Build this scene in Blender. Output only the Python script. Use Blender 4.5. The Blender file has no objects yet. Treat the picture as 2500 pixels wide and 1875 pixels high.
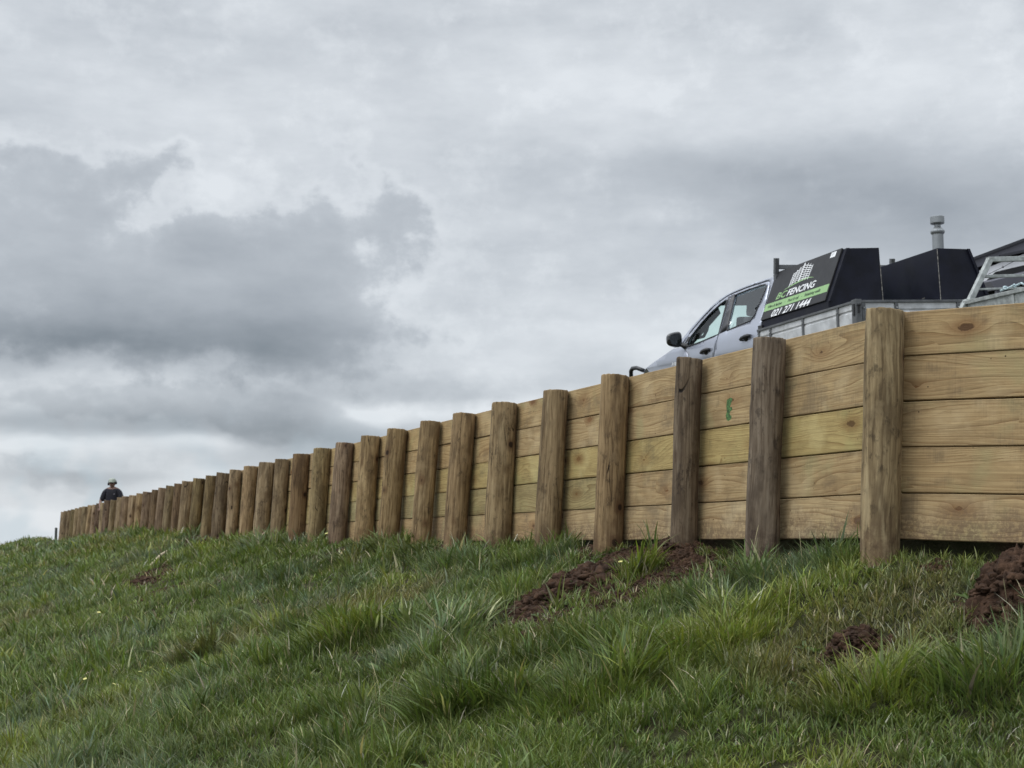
import bpy, bmesh, math, random
import numpy as np
from mathutils import Vector, Matrix, noise as mnoise
from mathutils.geometry import delaunay_2d_cdt

random.seed(7)
rng = np.random.default_rng(11)
C = bpy.context.scene.collection
scene = bpy.context.scene
D2R = math.radians

# ------------------------------------------------------------------ camera
cam_d = bpy.data.cameras.new("camera")
cam = bpy.data.objects.new("camera", cam_d); C.objects.link(cam)
scene.camera = cam
PITCH = math.atan((1328.0 - 937.5) / 3467.0)
cam.location = (0, 0, 0)
cam.rotation_euler = (math.pi / 2 + PITCH, 0, 0)
cam_d.sensor_width = 36.0
cam_d.lens = 36.0 * 3467.0 / 2500.0
cam_d.clip_start = 0.05; cam_d.clip_end = 9000
cam_d.dof.use_dof = True
cam_d.dof.focus_distance = 6.6
cam_d.dof.aperture_fstop = 9.0

# ------------------------------------------------------------------ node helpers
class NT:
    def __init__(self, tree):
        self.t = tree; self.n = tree.nodes; self.l = tree.links
    def put(self, sock, v):
        if v is None: return
        if isinstance(v, bpy.types.NodeSocket): self.l.new(v, sock)
        else:
            try: sock.default_value = v
            except Exception: sock.default_value = (v, v, v)
    def m(self, op, a, b=None, c=None, clamp=False):
        nd = self.n.new("ShaderNodeMath"); nd.operation = op; nd.use_clamp = clamp
        self.put(nd.inputs[0], a); self.put(nd.inputs[1], b); self.put(nd.inputs[2], c)
        return nd.outputs[0]
    def vm(self, op, a, b=None):
        nd = self.n.new("ShaderNodeVectorMath"); nd.operation = op
        self.put(nd.inputs[0], a)
        if b is not None:
            if op == 'SCALE': self.put(nd.inputs[3], b)
            else: self.put(nd.inputs[1], b)
        return nd.outputs[0]
    def sep(self, v):
        nd = self.n.new("ShaderNodeSeparateXYZ"); self.put(nd.inputs[0], v); return nd.outputs
    def comb(self, x=0., y=0., z=0.):
        nd = self.n.new("ShaderNodeCombineXYZ")
        for i, v in enumerate((x, y, z)): self.put(nd.inputs[i], v)
        return nd.outputs[0]
    def noise(self, vec, scale, detail=2., rough=.5, dist=0.):
        nd = self.n.new("ShaderNodeTexNoise")
        self.put(nd.inputs['Vector'], vec); self.put(nd.inputs['Scale'], scale)
        self.put(nd.inputs['Detail'], detail); self.put(nd.inputs['Roughness'], rough); self.put(nd.inputs['Distortion'], dist)
        return nd.outputs['Fac']
    def noisec(self, vec, scale, detail=2.):
        nd = self.n.new("ShaderNodeTexNoise")
        self.put(nd.inputs['Vector'], vec); self.put(nd.inputs['Scale'], scale); self.put(nd.inputs['Detail'], detail)
        return nd.outputs['Color']
    def vor(self, vec, scale, feature='F1', rand=1.):
        nd = self.n.new("ShaderNodeTexVoronoi"); nd.feature = feature
        self.put(nd.inputs['Vector'], vec); self.put(nd.inputs['Scale'], scale); self.put(nd.inputs['Randomness'], rand)
        return nd.outputs
    def ss(self, v, a, b, lo=0., hi=1.):
        nd = self.n.new("ShaderNodeMapRange"); nd.interpolation_type = 'SMOOTHSTEP'
        self.put(nd.inputs[0], v); self.put(nd.inputs[1], a); self.put(nd.inputs[2], b)
        self.put(nd.inputs[3], lo); self.put(nd.inputs[4], hi)
        return nd.outputs[0]
    def mix(self, f, a, b, mode='MIX'):
        nd = self.n.new("ShaderNodeMix"); nd.data_type = 'RGBA'; nd.blend_type = mode
        self.put(nd.inputs[0], f)
        for s, v in ((nd.inputs[6], a), (nd.inputs[7], b)):
            if isinstance(v, bpy.types.NodeSocket): self.l.new(v, s)
            else: s.default_value = (v[0], v[1], v[2], 1)
        return nd.outputs[2]
    def ramp(self, f, stops):
        nd = self.n.new("ShaderNodeValToRGB"); self.put(nd.inputs[0], f)
        el = nd.color_ramp.elements
        while len(el) < len(stops): el.new(0.5)
        for e, (p, c) in zip(el, stops): e.position = p; e.color = (c[0], c[1], c[2], 1)
        return nd.outputs[0]
    def bump(self, h, strength=.5, dist=.01):
        nd = self.n.new("ShaderNodeBump"); self.put(nd.inputs['Height'], h)
        nd.inputs['Strength'].default_value = strength; nd.inputs['Distance'].default_value = dist
        return nd.outputs[0]

def material(name):
    m = bpy.data.materials.new(name); m.use_nodes = True
    t = m.node_tree
    b = t.nodes['Principled BSDF']
    return m, NT(t), b

def pbr(name, col, rough=.5, metal=0., spec=.5, var=.12, scale=6., bump=0., coat=0., dirt=None):
    m, k, b = material(name)
    tc = k.n.new("ShaderNodeTexCoord").outputs['Object']
    n1 = k.noise(tc, scale, 4., .6)
    v = k.ss(n1, .3, .7, 1 - var, 1 + var)
    c = k.mix(1., col, k.comb(v, v, v), 'MULTIPLY')
    if dirt:
        n2 = k.noise(tc, scale * .45, 5., .65)
        c = k.mix(k.ss(n2, .5, .75, 0., dirt[3]), c, dirt[:3])
    k.put(b.inputs['Base Color'], c)
    k.put(b.inputs['Roughness'], k.ss(n1, .2, .8, max(rough - .08, .02), min(rough + .1, 1)))
    b.inputs['Metallic'].default_value = metal
    b.inputs['Specular IOR Level'].default_value = spec
    b.inputs['Coat Weight'].default_value = coat; b.inputs['Coat Roughness'].default_value = .06
    if bump > 0:
        k.put(b.inputs['Normal'], k.bump(k.noise(tc, scale * 12, 3.), bump, .004))
    return m

# ------------------------------------------------------------------ world: broken overcast
SUN_EL, SUN_AZ = D2R(52), D2R(-118)          # azimuth from +Y, negative = to the left
world = bpy.data.worlds.new("World"); scene.world = world; world.use_nodes = True
w = NT(world.node_tree)
bg = w.n['Background']
SKY_STR = 0.10
bg.inputs[1].default_value = SKY_STR
sky = w.n.new("ShaderNodeTexSky"); sky.sky_type = 'NISHITA'; sky.sun_disc = False
sky.sun_elevation = SUN_EL; sky.sun_rotation = SUN_AZ
d = w.n.new("ShaderNodeTexCoord").outputs['Generated']
dx, dy, dz = w.sep(d)
az = w.m('ARCTAN2', dx, dy)
el = w.m('ARCSINE', dz)
P0 = w.comb(az, w.m('MULTIPLY', el, 1.0), 0.)
def px(u, v): return ((u - 1250) / 3467.0, (1328 - v) / 3467.0)
wn = w.noisec(w.comb(az, w.m('MULTIPLY', el, 1.7), .3), 7., 4.)
warp = w.vm('SCALE', w.vm('SUBTRACT', wn, (.5, .5, .5)), .11)
wn2 = w.noisec(w.comb(az, w.m('MULTIPLY', el, 1.4), 5.3), 28., 5.)
warp2 = w.vm('SCALE', w.vm('SUBTRACT', wn2, (.5, .5, .5)), .035)
Pw = w.vm('ADD', w.vm('ADD', P0, warp), warp2)
ax, ay, _ = w.sep(Pw)
Pm = w.vm('ADD', P0, w.vm('SCALE', warp, .45)); bx, by, _ = w.sep(Pm)
def blob(u, v, ru, rv, amp, soft=False):
    a0, e0 = px(u, v); X, Y = (bx, by) if soft else (ax, ay)
    qx = w.m('MULTIPLY', w.m('SUBTRACT', X, a0), 3467. / ru)
    qy = w.m('MULTIPLY', w.m('SUBTRACT', Y, e0), 3467. / rv)
    r2 = w.m('ADD', w.m('MULTIPLY', qx, qx), w.m('MULTIPLY', qy, qy))
    return w.m('MULTIPLY', w.m('EXPONENT', w.m('MULTIPLY', r2, -1.)), amp)
def total(lst):
    r = lst[0]
    for q in lst[1:]: r = w.m('ADD', r, q)
    return r
fb = w.noise(w.comb(az, w.m('MULTIPLY', el, 1.8), 2.), 9., 7., .6)
fb2 = w.noise(w.comb(az, w.m('MULTIPLY', el, 3.2), 8.), 16., 5., .55)
fine = w.noise(w.comb(az, w.m('MULTIPLY', el, 1.1), 4.), 30., 7., .60)
# cumulus bank on the left: a field with a fairly crisp upper edge
F = total([blob(110, 590, 180, 120, .85), blob(380, 690, 230, 120, .62), blob(760, 610, 160, 150, .85), blob(385, 450, 70, 70, .62), blob(265, 520, 90, 60, .35),
           blob(970, 500, 75, 120, .50), blob(300, 800, 520, 130, .66), blob(700, 790, 380, 120, .50), blob(1060, 640, 120, 60, .25)])
big = w.noise(w.comb(az, w.m('MULTIPLY', el, 1.2), 11.), 13., 6., .62)
fieldN = w.m('ADD', w.m('ADD', F, w.m('MULTIPLY', w.m('SUBTRACT', fine, .5), 1.25)), w.m('MULTIPLY', w.m('SUBTRACT', big, .5), 1.25))
mask1 = w.ss(fieldN, .24, .82)
rim = w.m('MULTIPLY', w.ss(fieldN, .02, .34), w.ss(fieldN, .62, .34))
inner = w.ss(w.m('SUBTRACT', fieldN, w.m('MULTIPLY', fine, .9)), -.1, .9)
# soft light and dark modulation
soft = total([blob(350, 850, 620, 75, -.50, True), blob(60, 830, 220, 60, -.12, True),
              blob(1000, 955, 380, 50, -.34, True), blob(620, 1060, 520, 62, -.50, True), blob(150, 1080, 300, 45, -.14, True),
              blob(2130, 500, 420, 120, -.46, True), blob(2330, 620, 330, 90, -.24, True), blob(1700, 420, 420, 60, -.12, True),
              blob(1350, 560, 300, 120, -.08, True), blob(1480, 800, 260, 70, .14, True), blob(1130, 905, 110, 60, .12, True),
              blob(960, 985, 200, 34, .52, True), blob(1250, 1000, 200, 60, .30, True), blob(170, 1110, 260, 24, .42, True), blob(480, 1090, 130, 22, .40, True), blob(530, 500, 60, 50, .2, True),
              blob(480, 1180, 200, 30, .22, True), blob(60, 1290, 260, 45, .36, True), blob(260, 1180, 300, 16, -.24, True),
              blob(1500, 260, 900, 130, .10, True), blob(2350, 250, 260, 120, .08, True), blob(500, 120, 700, 90, -.06, True),
              blob(0, 1060, 200, 20, -.1, True), blob(1250, 900, 120, 60, .1, True)])
F2 = total([blob(260, 1010, 430, 62, .75), blob(780, 1000, 380, 78, .8), blob(1110, 950, 150, 55, .5), blob(120, 1180, 260, 22, .5), blob(1560, 780, 200, 50, .3)])
field2 = w.m('ADD', w.m('ADD', F2, w.m('MULTIPLY', w.m('SUBTRACT', fine, .5), 1.1)), w.m('MULTIPLY', w.m('SUBTRACT', big, .5), 1.2))
mask2 = w.ss(field2, .26, .80)
L = w.m('ADD', w.m('ADD', .885, w.m('MULTIPLY', mask2, -.13)), w.m('MULTIPLY', mask1, -.12))
L = w.m('ADD', L, w.m('MULTIPLY', w.m('MULTIPLY', inner, mask1), -.10))
L = w.m('ADD', L, w.m('MULTIPLY', soft, .66)); L = w.m('ADD', L, w.m('MULTIPLY', rim, .055))
L = w.m('ADD', L, w.m('MULTIPLY', w.m('SUBTRACT', fb, .5), .30))
L = w.m('ADD', L, w.m('MULTIPLY', w.m('SUBTRACT', fb2, .5), .16))
cloud = w.ramp(L, [(0., (.115, .138, .165)), (.3, (.205, .236, .270)), (.55, (.375, .410, .452)), (.8, (.56, .60, .645)), (1., (.82, .86, .90))])
# a little blue where the cover thins near the horizon on the left
blue = w.m('MULTIPLY', w.ss(el, .11, .02), w.ss(w.noise(P0, 22., 3.), .45, .62))
cloud = w.mix(w.m('MULTIPLY', blue, .45), cloud, (.50, .62, .70))
high = w.ss(el, .36, 1.1, 1., 2.15)            # an overcast is brighter overhead
low = w.ss(el, -.02, -.2, 1., .12)
cl = w.vm('SCALE', cloud, w.m('MULTIPLY', w.m('MULTIPLY', high, low), .97 / SKY_STR))
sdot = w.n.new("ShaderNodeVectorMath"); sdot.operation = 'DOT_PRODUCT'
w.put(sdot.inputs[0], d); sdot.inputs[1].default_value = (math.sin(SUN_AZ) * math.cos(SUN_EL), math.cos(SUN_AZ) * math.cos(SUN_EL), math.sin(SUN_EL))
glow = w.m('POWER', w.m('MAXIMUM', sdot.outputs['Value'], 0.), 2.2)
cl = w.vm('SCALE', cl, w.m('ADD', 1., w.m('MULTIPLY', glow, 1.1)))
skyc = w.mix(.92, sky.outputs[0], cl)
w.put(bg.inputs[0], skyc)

sun_d = bpy.data.lights.new("sun", 'SUN'); sun = bpy.data.objects.new("sun", sun_d); C.objects.link(sun)
sun_d.energy = 0.9; sun_d.angle = D2R(22); sun_d.color = (1., .955, .89)
sv = Vector((math.sin(SUN_AZ) * math.cos(SUN_EL), math.cos(SUN_AZ) * math.cos(SUN_EL), math.sin(SUN_EL)))
sun.rotation_euler = sv.to_track_quat('Z', 'Y').to_euler()

vs = scene.view_settings
vs.view_transform = 'Standard'; vs.look = 'None'; vs.exposure = 0.0; vs.gamma = 1.0
scene.render.resolution_x = 1024; scene.render.resolution_y = 768
scene.render.engine = 'CYCLES'

# ------------------------------------------------------------------ bookkeeping
def tag(o, label=None, cat=None, group=None, kind=None):
    if label: o['label'] = label
    if cat: o['category'] = cat
    if group: o['group'] = group
    if kind: o['kind'] = kind
    return o
def empty(name, loc=(0, 0, 0), mat=None):
    o = bpy.data.objects.new(name, None); C.objects.link(o)
    o.empty_display_size = .2
    if mat is not None: o.matrix_world = mat
    else: o.location = loc
    return o
def link_mesh(name, me, mat=None, parent=None, smooth=False, matrix=None):
    if mat is not None:
        me.materials.clear(); me.materials.append(mat)
    if smooth:
        me.polygons.foreach_set('use_smooth', [True] * len(me.polygons))
    o = bpy.data.objects.new(name, me); C.objects.link(o)
    if parent is not None: o.parent = parent
    if matrix is not None: o.matrix_local = matrix
    return o
def obj(name, bm, mat, parent=None, smooth=False, bevel=0., matrix=None, sharp=35):
    if bevel > 0:
        es = [e for e in bm.edges if len(e.link_faces) == 2 and e.calc_face_angle(0) > D2R(sharp)]
        bmesh.ops.bevel(bm, geom=es, offset=bevel, segments=2, affect='EDGES', profile=.6)
    me = bpy.data.meshes.new(name); bm.to_mesh(me); bm.free()
    if smooth: me.shade_smooth() if False else None
    return link_mesh(name, me, mat, parent, smooth, matrix)
def add_box(bm, c, s, rot=None):
    m = Matrix.Translation(c)
    if rot is not None: m = m @ rot.to_4x4()
    m = m @ Matrix.Diagonal((s[0], s[1], s[2], 1))
    bmesh.ops.create_cube(bm, size=1, matrix=m)
def add_prism(bm, pts_a, pts_b):
    a = [bm.verts.new(p) for p in pts_a]; b = [bm.verts.new(p) for p in pts_b]
    n = len(a)
    fs = [bm.faces.new(a), bm.faces.new(b[::-1])]
    for i in range(n): fs.append(bm.faces.new((a[i], b[i], b[(i + 1) % n], a[(i + 1) % n])))
    bmesh.ops.recalc_face_normals(bm, faces=fs)
def add_tube(bm, path, r, seg=10, caps=True):
    path = [Vector(p) for p in path]; rings = []
    rr = r if isinstance(r, (list, tuple)) else [r] * len(path)
    up0 = Vector((0, 0, 1))
    for i, p in enumerate(path):
        t = (path[min(i + 1, len(path) - 1)] - path[max(i - 1, 0)]).normalized()
        u = up0 if abs(t.dot(up0)) < .95 else Vector((1, 0, 0))
        a = t.cross(u).normalized(); b = t.cross(a).normalized()
        rings.append([bm.verts.new(p + (a * math.cos(2 * math.pi * k / seg) + b * math.sin(2 * math.pi * k / seg)) * rr[i]) for k in range(seg)])
    fs = []
    for A, B in zip(rings, rings[1:]):
        for k in range(seg): fs.append(bm.faces.new((A[k], A[(k + 1) % seg], B[(k + 1) % seg], B[k])))
    if caps: fs.append(bm.faces.new(rings[0][::-1])); fs.append(bm.faces.new(rings[-1]))
    bmesh.ops.recalc_face_normals(bm, faces=fs)
def add_bar(bm, a, b, w_, h_, up=(0, 0, 1)):
    a = Vector(a); b = Vector(b); t = (b - a); L_ = t.length; t.normalize()
    u = Vector(up); s = t.cross(u).normalized(); u = s.cross(t).normalized()
    R_ = Matrix((t, s, u)).transposed()
    add_box(bm, (a + b) / 2, (L_, w_, h_), R_)
def add_lathe(bm, prof, seg=24, origin=(0, 0, 0)):
    o = Vector(origin); rings = []
    for r, z in prof:
        rings.append([bm.verts.new(o + Vector((r * math.cos(2 * math.pi * k / seg), r * math.sin(2 * math.pi * k / seg), z))) for k in range(seg)])
    fs = []
    for A, B in zip(rings, rings[1:]):
        for k in range(seg): fs.append(bm.faces.new((A[k], A[(k + 1) % seg], B[(k + 1) % seg], B[k])))
    fs.append(bm.faces.new(rings[0][::-1])); fs.append(bm.faces.new(rings[-1]))
    bmesh.ops.recalc_face_normals(bm, faces=fs)

#GEO-BEGIN ------------------------------------------------------------ plan of the wall, ground height
POSTS = [(1.736, 6.524), (1.364, 7.438), (1.038, 8.243), (0.67, 9.15), (0.313, 10.032), (-0.054, 10.937), (-0.397, 11.787), (-0.725, 12.598), (-1.09, 13.501), (-1.429, 14.34), (-1.798, 15.255), (-2.162, 16.157), (-2.536, 17.085), (-2.916, 18.027), (-3.254, 18.865), (-3.648, 19.843), (-4.058, 20.862), (-4.413, 21.742), (-4.798, 22.699), (-5.236, 23.786), (-5.661, 24.842), (-6.012, 25.714), (-6.373, 26.608), (-6.723, 27.476), (-7.096, 28.401), (-7.536, 29.494), (-7.967, 30.561), (-8.429, 31.704), (-8.901, 32.873), (-9.298, 33.852), (-9.802, 35.098), (-10.286, 36.293), (-10.665, 37.226), (-10.999, 38.047), (-11.381, 38.987), (-11.859, 40.161), (-12.401, 41.491), (-12.81, 42.492), (-13.28, 43.64), (-13.773, 44.843), (-14.243, 45.988), (-14.735, 47.184), (-15.143, 48.175)]
RDIR = (0.743, -0.669)                       # the wall turns here, to the right of the nearest post
PL = [(POSTS[0][0] + RDIR[0] * 9, POSTS[0][1] + RDIR[1] * 9)] + POSTS + [(-17.6, 54.0), (-20.2, 60.0), (-26.5, 75.0), (-34, 93.)]
PL = np.array(PL)
SEG = PL[1:] - PL[:-1]; SL = np.linalg.norm(SEG, axis=1); SD = SEG / SL[:, None]
S0 = np.concatenate([[-9.], -9. + np.cumsum(SL)])
def wall_ts(X, Y):
    X = np.asarray(X, float).ravel(); Y = np.asarray(Y, float).ravel()
    bd = np.full(X.shape, 1e9); bt = np.zeros(X.shape); bs = np.zeros(X.shape)
    for i in range(len(SD)):
        ux, uy = X - PL[i, 0], Y - PL[i, 1]
        k = np.clip(ux * SD[i, 0] + uy * SD[i, 1], 0, SL[i])
        ex, ey = ux - k * SD[i, 0], uy - k * SD[i, 1]
        dd = np.hypot(ex, ey)
        side = np.where(ux * -SD[i, 1] + uy * SD[i, 0] > 0, 1., -1.)   # left of travel = downhill, camera side
        c = dd < bd
        bd = np.where(c, dd, bd); bt = np.where(c, dd * side, bt); bs = np.where(c, S0[i] + k, bs)
    return bt, bs
def vnoise(x, y, seed=0):
    xi = np.floor(x).astype(np.int64); yi = np.floor(y).astype(np.int64)
    fx = x - xi; fy = y - yi; fx = fx * fx * (3 - 2 * fx); fy = fy * fy * (3 - 2 * fy)
    def h(a, b):
        n = (a * 374761393 + b * 668265263 + seed * 1442695041) & 0xffffffff
        n = ((n ^ (n >> 13)) * 1274126177) & 0xffffffff
        return ((n ^ (n >> 16)) & 0xffff) / 65535.0
    return (h(xi, yi) * (1 - fx) + h(xi + 1, yi) * fx) * (1 - fy) + (h(xi, yi + 1) * (1 - fx) + h(xi + 1, yi + 1) * fx) * fy
def fbm(x, y, seed=0, o=4):
    r = 0; a = .5; t = 0
    for i in range(o): r = r + a * vnoise(x * 2 ** i, y * 2 ** i, seed + i * 17); t += a; a *= .5
    return r / t - .5
def sstep(a, b, x):
    q = np.clip((x - a) / (b - a), 0, 1); return q * q * (3 - 2 * q)
FS = [-9, -2, 0, 1, 2, 3, 4, 6, 8, 10, 12, 14, 16, 18, 20, 22, 25, 28, 31, 36, 42, 48, 54, 60, 66, 72, 80]
FZ = [-.1, -.06, -.085, -.08, -.04, -.01, .0, .0, .02, .04, .07, .08, .1, .15, .19, .22, .25, .26, .24, .17, .10, .15, .15, .12, .02, -.9, -3.]
def pad_z(X, Y):
    q = 1.535 + .0382 * (X - 2.98) + .0622 * (Y - 19.42)
    return np.minimum(q, 3.2)
def zground(X, Y, ts=None):
    X = np.asarray(X, float); Y = np.asarray(Y, float); shp = X.shape
    t, s = wall_ts(X, Y) if ts is None else ts
    X = X.ravel(); Y = Y.ravel()
    f = np.interp(s, FS, FZ)
    tf = np.clip(t, 0, None)
    down = f - .31 * tf - .05 * (1 - np.exp(-tf * 1.2))
    down = np.where(tf > 14, f - 4.39 - .12 * (tf - 14), down)
    bump = .16 * fbm(X * .55, Y * .55, 3, 3) + .10 * fbm(X * 1.7, Y * 1.7, 5, 3)
    down = down + bump * sstep(-.2, .9, t) * (1 - .35 * sstep(20, 50, Y))
    for (cx_, cy_, r_, h_) in MOUNDS: down = down + h_ * np.exp(-((X - cx_) ** 2 + (Y - cy_) ** 2) / r_ ** 2)
    lowb = np.interp(s, [-9, 13, 22, 60, 70], [.8, .8, -.1, -.1, -2.])
    back = lowb + (pad_z(X, Y) - lowb) * sstep(-3.2, 1.5, X + .08 * (Y - 15)) * sstep(.8, 4.5, -t)
    z = down + (back - down) * sstep(.12, .42, -t)
    far = sstep(70, 110, np.hypot(X, Y))
    z = z + (-16 - z) * far
    return z.reshape(shp)
MOUNDS = [(.45, 8.25, .28, .05), (.95, 8.2, .25, .05), (1.62, 6.42, .32, .045)]
#GEO-END

# ------------------------------------------------------------------ ground sheet
BARE = [  # x, y, radius along x, radius along y, rotation, strength: places where the turf is dug up
    (.38, 8.02, .40, .72, -.5, 1.), (.60, 8.50, .24, .50, -.3, 1.), (.92, 8.25, .25, .38, .1, .95), (.90, 7.80, .24, .36, .2, .92),
    (1.14, 7.42, .22, .2, 0, .8), (.62, 7.50, .12, .18, 0, .8), (.55, 9.3, .20, .25, 0, .8),
    (2.02, 5.58, .27, .28, .2, 1.), (2.28, 6.2, .12, .1, 0, .8), (1.35, 5.66, .14, .14, 0, .9), (1.86, 6.25, .07, .08, 0, .5), (2.25, 6.25, .12, .16, 0, .8),
    (-4.6, 18.0, .36, 1.0, .3, .66), (-3.8, 15.6, .25, .5, 0, .65), (-4.9, 20.2, .14, .7, .3, .5),
    (-4.4, 21.9, .5, .9, .4, .8), (-3.75, 20.6, .35, .7, .4, .9), (-4.9, 22.6, .4, .8, .4, .6), (-1.75, 14.0, .15, .4, 0, .5),
    (-2.9, 14.6, .14, .5, 0, .45), (-.6, 12.0, .15, .3, 0, .45), (-5.4, 13.8, .3, .6, 0, .35), (-3.55, 11.7, .16, .25, 0, .45), (-2.2, 10.0, .2, .2, 0, .25)]
def bare(X, Y):
    r = np.zeros_like(X)
    n = fbm(X * 6, Y * 6, 21, 3) * 1.1
    for (cx_, cy_, rx, ry, a, k) in BARE:
        ux, uy = X - cx_, Y - cy_
        p_ = (ux * math.cos(a) + uy * math.sin(a)) / rx; q_ = (-ux * math.sin(a) + uy * math.cos(a)) / ry
        r = np.maximum(r, k * sstep(1.25, .75, np.hypot(p_, q_) + n))
    for (cx_, cy_, rr_) in ((.70, 8.02, .13), (.60, 7.86, .10), (.30, 7.70, .10), (1.02, 7.72, .08)): r = r * (1 - np.exp(-(((X - cx_) / rr_) ** 2 + ((Y - cy_) / rr_) ** 2) ** 2))
    return r

def grid_mesh(name, U, V, X, Y, Z):
    nu, nv = len(U), len(V)
    co = np.stack([X, Y, Z], -1).reshape(-1, 3)
    i = np.arange(nu * nv).reshape(nu, nv)
    q = np.stack([i[:-1, :-1], i[1:, :-1], i[1:, 1:], i[:-1, 1:]], -1).reshape(-1, 4)
    return np_mesh(name, co, q)
def np_mesh(name, co, quads, tris=None):
    me = bpy.data.meshes.new(name)
    nq = len(quads); nt = 0 if tris is None else len(tris)
    me.vertices.add(len(co)); me.vertices.foreach_set('co', np.ascontiguousarray(co, dtype=np.float32).ravel())
    li = quads.ravel() if nt == 0 else np.concatenate([quads.ravel(), tris.ravel()])
    me.loops.add(len(li)); me.loops.foreach_set('vertex_index', li.astype(np.int32))
    me.polygons.add(nq + nt)
    st = np.arange(nq) * 4
    if nt: st = np.concatenate([st, nq * 4 + np.arange(nt) * 3])
    me.polygons.foreach_set('loop_start', st.astype(np.int32))
    me.update(calc_edges=True); me.validate()
    return me
def spaced(a, b, fine_a, fine_b, step, coarse):
    v = list(np.arange(fine_a, fine_b, step)); x = fine_b; s = step
    while x < b: v.append(x); s = min(s * coarse, 400); x += s
    v.append(b); x = fine_a - step * coarse; s = step * coarse; lo = []
    while x > a: lo.append(x); s = min(s * coarse, 400); x -= s
    lo.append(a)
    return np.array(lo[::-1] + v)
aw = math.atan2(.92, -.40)                  # mean heading of the wall
ca, sa = math.cos(aw), math.sin(aw)
U = spaced(-3000, 3000, -6., 30., .11, 1.07)
V = spaced(-3000, 3000, -4.5, 2.2, .07, 1.09)
UU, VV = np.meshgrid(U, V, indexing='ij')
GX = 1.736 + UU * ca + VV * sa; GY = 6.524 + UU * sa - VV * ca      # VV>0 is up-slope
GZ = zground(GX, GY)
me = grid_mesh('ground', U, V, GX, GY, GZ)
at = me.attributes.new('soil', 'FLOAT', 'POINT'); at.data.foreach_set('value', bare(GX.ravel(), GY.ravel()).astype(np.float32))
mg, k, b = material('turf_base')
tc = k.n.new("ShaderNodeTexCoord").outputs['Object']
sa_ = k.n.new("ShaderNodeAttribute"); sa_.attribute_name = 'soil'
n1 = k.noise(tc, 3., 5., .6); n2 = k.noise(tc, 40., 4., .6)
gcol = k.ramp(n1, [(.3, (.022, .028, .010)), (.5, (.040, .042, .016)), (.7, (.062, .050, .024))])
gcol = k.mix(k.ss(n2, .45, .7, 0., .6), gcol, (.055, .048, .026))
scol = k.ramp(k.noise(tc, 22., 5., .65), [(.3, (.028, .016, .010)), (.55, (.060, .034, .021)), (.75, (.095, .058, .036))])
k.put(b.inputs['Base Color'], k.mix(sa_.outputs['Fac'], gcol, scol))
b.inputs['Roughness'].default_value = .95; b.inputs['Specular IOR Level'].default_value = .15
k.put(b.inputs['Normal'], k.bump(k.m('ADD', k.noise(tc, 60., 5., .7), k.noise(tc, 14., 3.)), 1., .03))
tag(link_mesh('ground', me, mg, smooth=True), kind='structure')

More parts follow.
